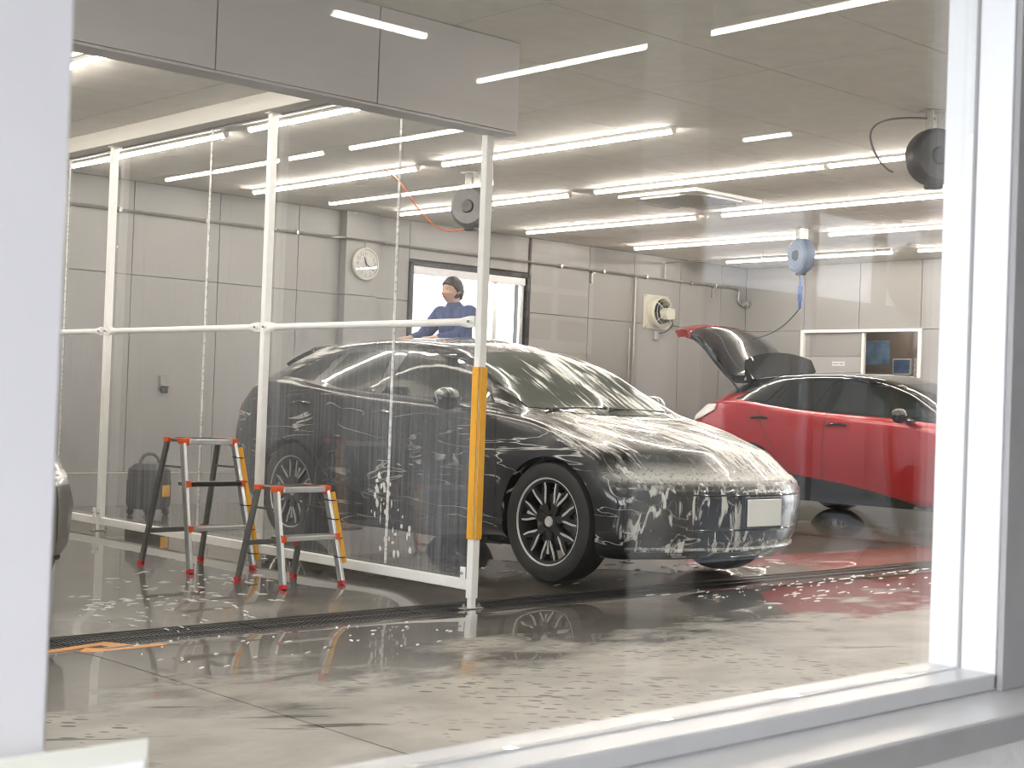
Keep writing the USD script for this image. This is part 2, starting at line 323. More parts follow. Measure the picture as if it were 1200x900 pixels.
# foam
mk('foam', {'g': ('geometry', {}), 'n': ('noise_texture', {'scale': 60.0, 'detail': 3.0}), 'b': ('bump', {'strength': 0.4, 'distance': 0.004}),
            'p': ('principled_bsdf', {'base_color': (0.74, 0.73, 0.69), 'roughness': 0.4})}, [('g.position', 'n.vector'), ('n.fac', 'b.height'), ('b.normal', 'p.normal')])

def soapy(name, base, rough, coat, film=(0.68, 0.67, 0.63), amount=0.0, haze=0.0):
    """paint or glass under shampoo: streaks dragged along the car on upward faces, drips on the nose, thin swirls on the flanks"""
    N = {'g': ('geometry', {}), 'nx': ('separate_xyz', {}), 'sx': ('separate_xyz', {}),
         'up': ('map_range', {'from_min': 0.25, 'from_max': 0.6, 'to_min': 0.0, 'to_max': 1.0, 'clamp': True}),
         'fr': ('map_range', {'from_min': -0.55, 'from_max': -0.8, 'to_min': 0.0, 'to_max': 1.0, 'clamp': True}),
         'mps': ('mapping', {'scale': (17.0, 0.8, 4.0), 'rotation': (0, 0, 0.10)}), 'st': ('noise_texture', {'scale': 1.0, 'detail': 6.0, 'roughness': 0.62, 'distortion': 0.25}),
         'mpf': ('mapping', {'scale': (60.0, 2.2, 12.0), 'rotation': (0, 0, 0.10)}), 'fi': ('noise_texture', {'scale': 1.0, 'detail': 3.0, 'roughness': 0.6}), 'fmx': ('mix_float', {'fac': 0.38}), 'lf': ('noise_texture', {'scale': 1.9, 'detail': 2.0}), 'lfr': ('map_range', {'from_min': 0.32, 'from_max': 0.68, 'to_min': -0.14, 'to_max': 0.12}), 'lfa': ('math', {'math_type': 'add'}),
         'yb': ('map_range', {'from_min': 5.55, 'from_max': 6.9, 'to_min': 0.06 + amount, 'to_max': -0.015 + amount, 'clamp': True}),
         'xb': ('map_range', {'from_min': 6.9, 'from_max': 8.0, 'to_min': -0.03, 'to_max': 0.02, 'clamp': True}), 'ad0': ('math', {'math_type': 'add'}),
         'ad': ('math', {'math_type': 'add'}), 'sr': ('rgb_ramp', {'ramp': [(0.50, (0, 0, 0)), (0.54, (0.35,) * 3), (0.58, (1, 1, 1))]}), 'm1': ('math', {'math_type': 'multiply'}),
         'bl': ('noise_texture', {'scale': 48.0, 'detail': 5.0, 'roughness': 0.7}), 'blr': ('rgb_ramp', {'ramp': [(0.38, (0.30,) * 3), (0.46, (1, 1, 1))]}), 'm1b': ('math', {'math_type': 'multiply'}),
         'mpd': ('mapping', {'scale': (13.0, 13.0, 4.0)}), 'dr': ('noise_texture', {'scale': 1.0, 'detail': 4.0, 'distortion': 1.2}), 'drr': ('rgb_ramp', {'ramp': [(0.56, (0, 0, 0)), (0.62, (1, 1, 1))]}), 'm2': ('math', {'math_type': 'multiply'}),
         'mpw': ('mapping', {'scale': (3.0, 0.9, 6.5)}), 'sw': ('noise_texture', {'scale': 1.0, 'detail': 3.0, 'distortion': 0.9}), 's5': ('math', {'math_type': 'subtract', 'value2': 0.5}), 'sa': ('math', {'math_type': 'absolute'}),
         'swr': ('rgb_ramp', {'ramp': [(0.0, (0.8,) * 3), (0.004, (0.55,) * 3), (0.012, (0, 0, 0)), (1.0, (0, 0, 0))]}), 'sm': ('noise_texture', {'scale': 3.0, 'detail': 3.0}), 'smr': ('rgb_ramp', {'ramp': [(0.42, (0, 0, 0)), (0.56, (1, 1, 1))]}), 'm3': ('math', {'math_type': 'multiply'}), 'sd': ('map_range', {'from_min': 0.55, 'from_max': 0.25, 'to_min': 0.0 if 'glass' in name else 0.25, 'to_max': 0.45 if 'glass' in name else 1.0, 'clamp': True}), 'm3b': ('math', {'math_type': 'multiply'}),
         'zl': ('map_range', {'from_min': 0.665, 'from_max': 0.625, 'to_min': 1.0, 'to_max': 0.0, 'clamp': True}), 'zl2': ('map_range', {'from_min': 0.77, 'from_max': 0.68, 'to_min': 0.0, 'to_max': 1.0, 'clamp': True}),
         'fl': ('map_range', {'from_min': 6.05, 'from_max': 5.8, 'to_min': 0.0, 'to_max': 0.85, 'clamp': True}), 'm4': ('math', {'math_type': 'multiply'}), 'm5': ('math', {'math_type': 'multiply'}), 'm6': ('math', {'math_type': 'multiply'}),
         'x1': ('math', {'math_type': 'maximum'}), 'x2': ('math', {'math_type': 'maximum'}), 'x3': ('math', {'math_type': 'maximum'}), 'x4': ('math', {'math_type': 'maximum', 'value2': haze}),
         'b': ('bump', {'strength': 0.5, 'distance': 0.006}),
         'p': ('principled_bsdf', {'base_color': base, 'roughness': rough, 'coat_weight': coat, 'coat_roughness': 0.03}), 'f': ('principled_bsdf', {'base_color': film, 'roughness': 0.35}), 'mix': ('mix_closure', {})}
    L = [('g.normal', 'nx.vector'), ('g.position', 'sx.vector'), ('nx.z', 'up.value'), ('nx.y', 'fr.value'), ('g.position', 'mps.vector'), ('mps.vector', 'st.vector'), ('sx.y', 'yb.value'), ('sx.x', 'xb.value'),
         ('yb.result', 'ad0.value1'), ('xb.result', 'lfa.value1'), ('g.position', 'lf.vector'), ('lf.fac', 'lfr.value'), ('lfr.result', 'lfa.value2'), ('lfa.value', 'ad0.value2'), ('st.fac', 'fmx.a'), ('g.position', 'mpf.vector'), ('mpf.vector', 'fi.vector'), ('fi.fac', 'fmx.b'), ('fmx.result', 'ad.value1'), ('ad0.value', 'ad.value2'), ('ad.value', 'sr.fac'), ('sr.color', 'm1.value1'), ('up.result', 'm1.value2'),
         ('g.position', 'bl.vector'), ('bl.fac', 'blr.fac'), ('m1.value', 'm1b.value1'), ('blr.color', 'm1b.value2'),
         ('g.position', 'mpd.vector'), ('mpd.vector', 'dr.vector'), ('dr.fac', 'drr.fac'), ('drr.color', 'm2.value1'), ('fr.result', 'm2.value2'),
         ('g.position', 'mpw.vector'), ('mpw.vector', 'sw.vector'), ('sw.fac', 's5.value1'), ('s5.value', 'sa.value1'), ('sa.value', 'swr.fac'), ('g.position', 'sm.vector'), ('sm.fac', 'smr.fac'), ('swr.color', 'm3.value1'), ('smr.color', 'm3.value2'),
         ('sx.z', 'zl.value'), ('sx.z', 'zl2.value'), ('sx.y', 'fl.value'), ('zl.result', 'm4.value1'), ('zl2.result', 'm4.value2'), ('m4.value', 'm5.value1'), ('fl.result', 'm5.value2'), ('m5.value', 'm6.value1'), ('blr.color', 'm6.value2'),
         ('m1b.value', 'x1.value1'), ('m2.value', 'x1.value2'), ('x1.value', 'x2.value1'), ('nx.z', 'sd.value'), ('m3.value', 'm3b.value1'), ('sd.result', 'm3b.value2'), ('m3b.value', 'x2.value2'), ('x2.value', 'x3.value1'), ('m6.value', 'x3.value2'), ('x3.value', 'x4.value1'),
         ('x4.value', 'mix.fac'), ('x4.value', 'b.height'), ('b.normal', 'f.normal'), ('p.BSDF', 'mix.closure1'), ('f.BSDF', 'mix.closure2')]
    mk(name, N, L, surface='mix.closure')
soapy('soapy_black', (0.010, 0.010, 0.011), 0.25, 1.0)
soapy('soapy_glass', (0.030, 0.042, 0.037), 0.04, 0.6, film=(0.62, 0.66, 0.60), amount=0.02, haze=0.05)
soapy('soapy_side_glass', (0.010, 0.013, 0.012), 0.03, 0.6, amount=-0.1)
soapy('soapy_trim', (0.012, 0.012, 0.013), 0.3, 0.3)
mk('red_paint', {'g': ('geometry', {}), 'n': ('noise_texture', {'scale': 900.0}), 'r': ('rgb_ramp', {'ramp': [(0.3, (0.27, 0.003, 0.008)), (0.7, (0.38, 0.005, 0.012))]}),
                 'p': ('principled_bsdf', {'roughness': 0.28, 'metallic': 0.35, 'coat_weight': 1.0, 'coat_roughness': 0.02})}, [('g.position', 'n.vector'), ('n.fac', 'r.fac'), ('r.color', 'p.base_color')])
plain('black_paint', (0.004, 0.004, 0.005), 0.06, coat=1.0, coat_roughness=0.02)
plain('silver_paint', (0.28, 0.265, 0.245), 0.3, metal=0.5, coat=1.0, var=0.02)
plain('tinted_glass', (0.012, 0.015, 0.014), 0.03, coat=0.6, var=0.02)

# ------------------------------------------------------------------ car body: a loft of half sections, mirrored, with rounded nose and tail
CS = [0, .12, .35, .7, .92, 1.15, 1.3, 1.5, 1.95, 2.4, 3.0, 3.5, 3.9, 4.2, 4.45, 4.6, 4.72]
CK = dict(
    zb=[.20, .18, .17, .17, .17, .17, .17, .17, .17, .17, .17, .17, .18, .20, .25, .30, .34],
    wu=[.70, .77, .80, .80, .80, .80, .80, .80, .80, .80, .80, .80, .80, .80, .78, .74, .70],
    wr=[.85, .87, .89, .92, .93, .92, .915, .905, .90, .90, .905, .92, .93, .92, .90, .88, .86],
    zr=[.30, .29, .28, .28, .28, .28, .28, .28, .28, .28, .28, .28, .29, .32, .38, .42, .45],
    wm=[.86, .885, .905, .93, .94, .935, .93, .92, .915, .915, .92, .935, .94, .93, .91, .89, .87],
    zm=[.50, .53, .57, .63, .66, .66, .65, .64, .62, .62, .65, .70, .72, .74, .76, .76, .76],
    ws=[.82, .85, .87, .885, .89, .885, .88, .88, .88, .88, .885, .89, .89, .885, .865, .85, .83],
    zs=[.64, .695, .79, .885, .935, .975, .995, 1.02, 1.05, 1.075, 1.11, 1.16, 1.20, 1.20, 1.15, 1.08, 1.02],
    wt=[.70, .72, .73, .74, .745, .75, .745, .725, .65, .61, .605, .59, .57, .555, .56, .575, .58],
    zt=[.655, .72, .82, .915, .965, 1.01, 1.045, 1.125, 1.345, 1.455, 1.495, 1.475, 1.435, 1.37, 1.26, 1.12, 1.04],
    zc=[.668, .745, .85, .942, .985, 1.022, 1.075, 1.195, 1.425, 1.545, 1.575, 1.565, 1.53, 1.48, 1.38, 1.18, 1.06])
CP = {k: PchipInterpolator(CS, v) for k, v in CK.items()}
LEN = 4.72
def bow(s, w, z):
    a = np.abs(w) / .93
    out = s + .43 * np.clip(1 - s / 1.15, 0, 1) * a ** 2.4 - .20 * np.clip((s - 3.8) / .92, 0, 1) * a ** 2.6
    out = out + np.interp(z, [.18, .22, .32, .5, .6, .7, .8], [.14, .09, .03, 0, .01, .07, .1]) * np.clip(1 - s / .32, 0, 1)
    return out + np.interp(z, [.3, .42, .55, .8, 1.06], [-.12, -.06, 0, 0, -.04]) * np.clip(1 - (LEN - s) / .3, 0, 1)
def section(s):
    g = {k: float(f(s)) for k, f in CP.items()}
    keys = np.array([(0, g['zb']), (g['wu'] * .9, g['zb']), (g['wu'], g['zb'] + .015), (g['wr'], g['zr']), (g['wm'], g['zm']), (g['ws'] + .012, g['zs'] - .05), (g['ws'], g['zs'] - .008), (g['ws'] - .03, g['zs'] + .012),
                     (g['wt'], g['zt']), (g['wt'] - .06, g['zt'] + (g['zc'] - g['zt']) * .35), (0, g['zc'])])
    # keep heights rising where the hood is low
    for i in range(7, 11): keys[i, 1] = max(keys[i, 1], keys[i - 1, 1] + .002)
    n = [4, 2, 3, 6, 8, 3, 2, 8, 4, 8]
    t = np.concatenate([np.linspace(i, i + 1, k, endpoint=False) for i, k in enumerate(n)] + [[10.0]])
    T = np.arange(11)
    return np.c_[PchipInterpolator(T, keys[:, 0])(t), PchipInterpolator(T, keys[:, 1])(t)]
def build_body():
    st = np.unique(np.r_[np.linspace(0, .5, 16), np.linspace(.5, 1.3, 20), np.linspace(1.3, 3.9, 40), np.linspace(3.9, LEN, 24)])
    half = [section(s) for s in st]; m = len(half[0]); rings = []
    for s, h in zip(st, half):
        r = np.vstack([h, np.c_[-h[-2:0:-1, 0], h[-2:0:-1, 1]]])
        rings.append(np.c_[r[:, 0], bow(s, r[:, 0], r[:, 1]), r[:, 1]])
    nr = len(rings[0]); V = np.vstack(rings); F = []
    for i in range(len(st) - 1):
        for j in range(nr):
            e = (j + 1) % nr
            F += [(i * nr + j, i * nr + nr + j, i * nr + nr + e), (i * nr + j, i * nr + nr + e, i * nr + e)]
    V = list(V)
    for idx, s, sign in ((0, 0.0, 1), (len(st) - 1, LEN, -1)):
        rows = []; nc = 14; h = half[idx]
        for j in range(1, m - 1):
            w, z = h[j]; row = []
            for c in range(nc + 1):
                if c == 0: row.append(idx * nr + j)
                elif c == nc: row.append(idx * nr + nr - j)
                else:
                    ww = w * (1 - 2 * c / nc); row.append(len(V)); V.append((ww, float(bow(s, ww, z)), z))
            rows.append(row)
        rows = [[idx * nr] * (nc + 1)] + rows + [[idx * nr + m - 1] * (nc + 1)]
        for a, b in zip(rows[:-1], rows[1:]):
            for c in range(nc):
                for t in ((a[c], b[c], b[c + 1]), (a[c], b[c + 1], a[c + 1])):
                    if len(set(t)) == 3: F.append(t if sign > 0 else t[::-1])
    t = trimesh.Trimesh(np.array(V), np.array(F), process=True)
    if t.volume < 0: t.invert()
    return t
BODY = build_body()
# surface maps read off the loft
def _maps():
    ss = np.linspace(0, LEN, 160); side, top, front, back = [], [], [], []
    for s in ss:
        h = section(s); sp = bow(s, h[:, 0], h[:, 1])
        for (w, z), q in zip(h, sp):
            if z > .21 and w > .5: side.append((q, z, w))
        for (w, z), q in list(zip(h, sp))[22:]: top.append((w, q, z)); top.append((-w, q, z))
    for idx, arr, s in ((0, front, 0.0), (1, back, LEN)):
        h = section(s)
        for w, z in h[6:]:
            for k in np.linspace(-1, 1, 31): arr.append((w * k, z, float(bow(s, w * k, z))))
        for s2 in (np.linspace(.02, .6, 16) if idx == 0 else np.linspace(4.3, 4.70, 12)):
            for w, z in section(s2)[6:26 if idx == 0 else 40]:
                for sg in (-1, 1): arr.append((w * sg, z, float(bow(s2, w * sg, z))))
    def f(arr):
        a = np.unique(np.round(np.array(arr), 5), axis=0); li, ni = LinearNDInterpolator(a[:, :2], a[:, 2]), NearestNDInterpolator(a[:, :2], a[:, 2])
        def g(p, q):
            v = li(p, q); return np.where(np.isnan(v), ni(p, q), v)
        return g
    return f(side), f(top), f(front), f(back)
W_SIDE, Z_TOP, S_FRONT, S_BACK = _maps()

def patch2d(poly, h):
    poly = Polygon(poly) if not isinstance(poly, Polygon) else poly
    b = poly.segmentize(h); pts = [c for c in b.exterior.coords[:-1]]
    for r in b.interiors: pts += list(r.coords[:-1])
    x0, y0, x1, y1 = poly.bounds
    gx, gy = np.meshgrid(np.arange(x0, x1, h), np.arange(y0, y1, h)); inner = poly.buffer(-h * .45)
    k = contains_xy(inner, gx.ravel(), gy.ravel()) if not inner.is_empty else np.zeros(gx.size, bool)
    P = np.vstack([np.array(pts), np.c_[gx.ravel(), gy.ravel()][k]])
    P = P + RNG.normal(0, 1e-6, P.shape)
    T = Delaunay(P).simplices; c = P[T].mean(1)
    T = T[contains_xy(poly.buffer(1e-4), c[:, 0], c[:, 1])]
    ar = np.cross(P[T[:, 1]] - P[T[:, 0]], P[T[:, 2]] - P[T[:, 0]])
    T = T[np.abs(ar) > 1e-9]; T = np.where((ar[np.abs(ar) > 1e-9] < 0)[:, None], T[:, ::-1], T)
    return P, T
def skin(poly, kind, off=.004, th=.012, h=.05, sgn=1):
    """a panel with thickness that follows one of the body's surfaces, 'off' proud of it"""
    P, T = patch2d(poly, h)
    if kind == 'side':
        w = W_SIDE(P[:, 0], P[:, 1]); out = np.c_[sgn * w, P[:, 0], P[:, 1]]; d = np.array([sgn, 0, .35 * 0])
        n = None
    elif kind == 'top': out = np.c_[P[:, 0], P[:, 1], Z_TOP(P[:, 0], P[:, 1])]
    elif kind == 'front': out = np.c_[P[:, 0], S_FRONT(P[:, 0], P[:, 1]), P[:, 1]]
    else: out = np.c_[P[:, 0], S_BACK(P[:, 0], P[:, 1]), P[:, 1]]
    ref = {'side': np.array([sgn, 0, .2]), 'top': np.array([0, -.3, 1.0]), 'front': np.array([0, -1.0, 0]), 'back': np.array([0, 1.0, .3])}[kind]
    fn = np.cross(out[T[:, 1]] - out[T[:, 0]], out[T[:, 2]] - out[T[:, 0]])
    vn = np.zeros_like(out)
    for k in range(3): np.add.at(vn, T[:, k], fn)
    vn /= np.maximum(np.linalg.norm(vn, axis=1), 1e-12)[:, None]
    if (vn @ ref).mean() < 0: vn, T = -vn, T[:, ::-1]
    a, b = out + vn * off, out + vn * (off - th); n0 = len(out)
    E = np.vstack([T[:, [0, 1]], T[:, [1, 2]], T[:, [2, 0]]]); es = {tuple(e) for e in E.tolist()}
    B = np.array([e for e in es if (e[1], e[0]) not in es])
    F = np.vstack([T, T[:, ::-1] + n0, np.c_[B[:, 0], B[:, 0] + n0, B[:, 1] + n0], np.c_[B[:, 0], B[:, 1] + n0, B[:, 1]]])
    return trimesh.Trimesh(np.vstack([a, b]), F, process=False)
def side_line(pts, sgn=1, r=.0035, n=20):
    p = np.asarray(pts, float); d = np.r_[0, np.cumsum(np.linalg.norm(np.diff(p, axis=0), axis=1))]; q = np.c_[np.interp(np.linspace(0, d[-1], n), d, p[:, 0]), np.interp(np.linspace(0, d[-1], n), d, p[:, 1])]
    return tube(np.c_[sgn * (W_SIDE(q[:, 0], q[:, 1]) + .0005), q], r, 6)

AX_F, AX_R, WZ = .94, 3.71, .366
def cut_body(open_tail=False):
    m = to_man(BODY)
    for s in (AX_F, AX_R):
        for sg in (-1, 1): m = m - to_man(cyl((sg * .62, s, WZ + .005), (sg * 1.2, s, WZ + .005), .398, 48))
    if open_tail:
        poly = Polygon([(3.93, 1.75), (5.2, 1.75), (5.2, .74), (4.42, .74), (4.2, 1.12), (3.93, 1.42)])
        e = extr(poly, 1.12); v = e.vertices.copy(); e.vertices = np.c_[v[:, 2] - .56, v[:, 0], v[:, 1]]; e.invert()
        if e.volume < 0: e.invert()
        m = m - to_man(e)
    hi, lo = m.split_by_plane((0, .06, 1.0), 1.545 / math.hypot(.06, 1))
    if open_tail:
        rear, front = lo.split_by_plane((0, 1.0, 0), 1.29)
        pil, low = rear.split_by_plane((0, -.395, 1.0), (1.0 - .395 * 1.29) / math.hypot(.395, 1))
        return cat([front, low]), cat([hi, pil])
    return to_tm(lo), to_tm(hi)

# wheel seen on the +x side of its own frame
def wheel_parts():
    P = {}
    P['tyre'] = lathe([(.268, -.105), (.285, -.118), (.335, -.120), (.362, -.105), (.372, -.06), (.3725, 0), (.372, .06), (.362, .105), (.335, .120), (.285, .118), (.268, .105), (.26, .06), (.26, -.06), (.268, -.105)], 'x', 56)
    P['tread'] = cat([lathe([(.3735, y - .004), (.3745, y), (.3735, y + .004)], 'x', 56) for y in (-.07, -.025, .025, .07)])
    P['rim_barrel'] = lathe([(.262, -.10), (.255, -.05), (.24, 0), (.235, .06), (.245, .095), (.262, .10), (.268, .09), (.268, -.10), (.262, -.10)], 'x', 56)
    P['rim_lip'] = lathe([(.262, .100), (.266, .108), (.273, .108), (.275, .100), (.268, .096), (.262, .100)], 'x', 56)
    P['brake'] = cat([cyl((-.01, 0, 0), (.015, 0, 0), .18, 32)])
    spokes, edges = [], []
    for k in range(7):
        a = 2 * math.pi * k / 7 + .22
        def pt(r, da): return (r * math.cos(a + da), r * math.sin(a + da))
        poly = Polygon([pt(.05, -.5), pt(.05, .5), pt(.13, .20), pt(.20, .27), pt(.264, .27), pt(.264, .16), pt(.18, .05), pt(.18, -.05), pt(.264, -.16), pt(.264, -.27), pt(.20, -.27), pt(.13, -.20)])
        spokes.append(extr(poly, .03))
        for sg in (-1, 1):
            e = Polygon([pt(.262, sg * .265), pt(.262, sg * .232), pt(.20, sg * .215), pt(.145, sg * .12), pt(.115, sg * .10), pt(.125, sg * .19), pt(.20, sg * .275)]).buffer(0)
            edges.append(xf(extr(e, .008), (0, 0, .026)))
        if k % 2: edges.append(xf(extr(Polygon([pt(.20, -.05), pt(.20, .05), pt(.15, .03), pt(.115, 0), pt(.15, -.03)]), .008), (0, 0, .026)))
    hub = cyl((0, 0, -.02), (0, 0, .032), .062, 28); cap = cyl((0, 0, .030), (0, 0, .040), .034, 24, .030)
    nuts = [cyl((.047 * math.cos(t), .047 * math.sin(t), .03), (.047 * math.cos(t), .047 * math.sin(t), .040), .008, 6) for t in np.arange(5) * 2 * math.pi / 5]
    R = np.array([[0, 0, 1, .055], [1, 0, 0, 0], [0, 1, 0, 0], [0, 0, 0, 1.0]])
    def turn(ms):
        m = cat(ms); m.apply_transform(R); return m
    P['spokes'] = [turn([s]) for s in spokes]; P['edges'] = turn(edges); P['hub'] = turn([hub] + nuts); P['cap'] = turn([cap])
    return P
WHEEL = wheel_parts()

# side view outlines (s, z)
DLO = [(1.30, 1.02), (1.50, 1.135), (1.75, 1.265), (2.0, 1.39), (2.45, 1.475), (3.0, 1.48), (3.4, 1.455), (3.72, 1.39), (3.99, 1.235), (3.6, 1.185), (3.2, 1.14), (2.6, 1.105), (2.0, 1.08), (1.5, 1.04)]
G_FRONT = [(1.56, 1.085), (1.80, 1.235), (2.08, 1.37), (2.45, 1.425), (2.66, 1.43), (2.72, 1.125), (2.2, 1.105), (1.8, 1.09)]
G_REAR = [(2.82, 1.432), (3.05, 1.435), (3.36, 1.42), (3.46, 1.20), (3.2, 1.155), (2.80, 1.13)]
G_QUARTER = [(3.45, 1.41), (3.69, 1.365), (3.93, 1.235), (3.56, 1.205)]
CLAD = [(1.36, .185), (1.40, .19), (1.62, .22), (2.0, .31), (2.45, .385), (2.9, .43), (3.22, .46), (3.27, .30), (3.26, .185)]
def make_car(name, label, loc, M, group=None, open_tail=False, plate=True, soapy_car=False):
    t = thing(name, label, 'car', loc, group=group)
    lo, hi = cut_body(open_tail)
    obj('body', lo, M['paint'], t, smooth=28); obj('roof', hi, M['roof'], t, smooth=28)
    for sg in (-1, 1):
        obj('window_surround', skin(DLO, 'side', .003, .01, .06, sg), M['trim'], t)
        obj('front_side_window', skin(G_FRONT, 'side', .006, .012, .06, sg), M['side_glass'], t)
        obj('rear_side_window', skin(G_REAR, 'side', .006, .012, .06, sg), M['side_glass'], t)
        obj('quarter_window', skin(G_QUARTER, 'side', .006, .012, .05, sg), M['side_glass'], t)
        obj('sill_cladding', skin(CLAD, 'side', .010, .018, .06, sg), M['clad'], t, label='glossy black sill cladding')
        d = obj('front_door', [side_line([(1.42, .30), (1.40, .62), (1.46, 1.0), (1.52, 1.06)], sg), side_line([(2.76, .40), (2.77, .75), (2.76, 1.12)], sg)], 'black_plastic', t)
        obj('door_handle', cat([tube(spline([(sg * (W_SIDE(q, .98) + .004 + b), q, .985 + .01 * e) for q, b, e in ((2.50, .004, 0), (2.54, .022, 1), (2.64, .025, 1), (2.72, .006, 0))], 12), .013, 8)]), M['handle'], d)
        d = obj('rear_door', [side_line([(3.18, .47), (3.34, .62), (3.50, .86), (3.62, 1.06), (3.60, 1.18)], sg)], 'black_plastic', t)
        obj('door_handle', cat([tube(spline([(sg * (W_SIDE(q, 1.02) + .004 + b), q, 1.03 + .01 * e) for q, b, e in ((3.48, .004, 0), (3.52, .022, 1), (3.62, .025, 1), (3.70, .006, 0))], 12), .013, 8)]), M['handle'], d)
        mm = trimesh.creation.icosphere(3); mm.apply_scale([.105, .085, .075]); mm.vertices[:, 1] = np.where(mm.vertices[:, 1] > .03, .03, mm.vertices[:, 1]); mm.apply_translation([sg * 1.015, 1.80, 1.105])
        mir = obj('door_mirror', mm, M['mirror'], t)
        obj('mirror_arm', hull([(sg * .86, 1.70, 1.045), (sg * .86, 1.82, 1.045), (sg * .97, 1.76, 1.07), (sg * .97, 1.83, 1.06), (sg * .86, 1.76, 1.075), (sg * .97, 1.79, 1.095)]), M['trim'], mir)
        obj('wheel_liner', [tube(np.c_[np.full(26, sg * k), s + .392 * np.cos(a), WZ + .005 + .392 * np.sin(a)], .020, 6) for s in (AX_F, AX_R) for k in (.66, .70, .74, .78, .82) for a in [np.linspace(-.35, math.pi + .35, 26)]], 'black_plastic', t)
        # front lamps and bumper corners
        obj('headlamp', skin(Polygon([(sg * .45, .662), (sg * .83, .675), (sg * .855, .640), (sg * .62, .636), (sg * .47, .640)]), 'front', .006, .014, .04), M['lamp'], t)
        obj('bumper_corner', skin(Polygon([(sg * .71, .60), (sg * .86, .61), (sg * .87, .36), (sg * .74, .33)]), 'front', .005, .012, .04), M['corner'], t)
        obj('tail_lamp', skin(Polygon([(sg * .40, .985), (sg * .84, 1.0), (sg * .85, .93), (sg * .40, .93)]), 'back', .006, .014, .05), M['tail'], t)
    obj('windscreen', skin([(-.72, 1.34), (-.40, 1.22), (0, 1.175), (.40, 1.22), (.72, 1.34), (.68, 1.65), (.60, 2.08), (.35, 2.06), (0, 2.05), (-.35, 2.06), (-.60, 2.08), (-.68, 1.65)], 'top', .004, .012, .06), M['screen'], t)
    wp = [tube(spline([(x0, 1.27, 0), (x0 + .3, 1.30, 0), (x0 + .58, 1.29, 0)], 10) + np.c_[np.zeros((10, 2)), Z_TOP(np.linspace(x0, x0 + .58, 10), np.full(10, 1.29)) + .008], .007, 6) for x0 in (-.62, -.02)]
    obj('wiper', wp[0], 'black_plastic', t); obj('wiper', wp[1], 'black_plastic', t)
    gr = obj('grille', skin([(-.66, .635), (.66, .635), (.66, .56), (.60, .36), (.50, .30), (-.50, .30), (-.60, .36), (-.66, .56)], 'front', .004, .012, .045), M['grille'], t)
    for z in (.37, .58):
        ww = .49 + .5 * (z - .33); xs = np.linspace(-ww, ww, 22)
        obj('grille_bar', tube(np.c_[xs, S_FRONT(xs, np.full(22, z)) - .006, np.full(22, z)], .006, 6), 'black_gloss', gr)
    xs = np.linspace(-.8, .8, 26)
    obj('front_lip', tube(np.c_[xs, S_FRONT(xs, np.full(26, .245)) - .004, np.full(26, .245)], .016, 8), M['clad'], t)
    if plate:
        p = obj('number_plate', xf(rbx(-.165, .165, -.006, .006, -.0825, .0825, .004), (0, -.028, .475)), 'plate_white', t)
        obj('plate_holder', xf(rbx(-.18, .18, -.004, .03, -.095, .095, .004), (0, -.016, .475)), 'black_plastic', p)
    if not open_tail:
        tg = obj('tailgate', [skin([(-.5, 4.28), (.5, 4.28), (.52, 4.52), (-.52, 4.52)], 'top', .005, .014, .05)], M['side_glass'], t)
        obj('spoiler', skin([(-.54, 4.05), (.54, 4.05), (.56, 4.30), (.3, 4.36), (-.3, 4.36), (-.56, 4.30)], 'top', .03, .036, .06), M['roof'], tg)
    for s in (AX_F, AX_R):
        for sg in (-1, 1):
            def put(m):
                m = m.copy()
                if sg < 0: m.apply_transform(trimesh.transformations.rotation_matrix(math.pi, [0, 0, 1]))
                m.apply_translation([sg * .80, s, WZ]); return m
            w = obj('wheel', put(WHEEL['tyre']), M['tyre'], t, smooth=40)
            obj('tyre_tread', put(WHEEL['tread']), M['tyre'], w); obj('rim_barrel', put(WHEEL['rim_barrel']), 'rim_dark', w); obj('rim_lip', put(WHEEL['rim_lip']), 'rim_silver', w); obj('brake_disc', put(WHEEL['brake']), 'brake_disc', w)
            for sp in WHEEL['spokes']: obj('spoke', put(sp), 'rim_dark', w)
            obj('spoke_face', put(WHEEL['edges']), 'rim_silver', w); obj('wheel_hub', put(WHEEL['hub']), 'rim_dark', w); obj('centre_cap', put(WHEEL['cap']), 'rim_silver', w)
    return t

# ================================================================== THE BAY
X0, X2, Y0, Y1, CEIL = -4.0, 16.1, 1.15, 12.6, 3.07
def floor_z(x, y): return -0.055 * np.exp(-((np.asarray(y) - 6.1) / .36) ** 2)
def slab(x0, x1, y0, y1, top=floor_z, bottom=-.22):
    ys = np.unique(np.r_[np.linspace(y0, y1, 26), np.clip(np.linspace(5.2, 7.0, 50), y0, y1)]); xs = np.linspace(x0, x1, 3)
    nx, ny = len(xs), len(ys); X, Y = np.meshgrid(xs, ys)
    V = np.vstack([np.c_[X.ravel(), Y.ravel(), top(X, Y).ravel()], np.c_[X.ravel(), Y.ravel(), np.full(X.size, bottom)]]); N = nx * ny; F = []
    for i in range(ny - 1):
        for j in range(nx - 1):
            a, b, c, d = i * nx + j, i * nx + j + 1, i * nx + nx + j + 1, i * nx + nx + j
            F += [(a, b, c), (a, c, d), (a + N, c + N, b + N), (a + N, d + N, c + N)]
    loop = [j for j in range(nx)] + [i * nx + nx - 1 for i in range(1, ny)] + [(ny - 1) * nx + j for j in range(nx - 2, -1, -1)] + [i * nx for i in range(ny - 2, 0, -1)]
    for a, b in zip(loop, loop[1:] + loop[:1]): F += [(a, a + N, b + N), (a, b + N, b)]
    return trimesh.Trimesh(V, np.array(F), process=False)
fl = struct('floor', 'wet concrete floor of the wash bay')
DR0, DR1 = 5.97, 6.23
XS = [X0, 2.852, 8.3, 12.0, X2]
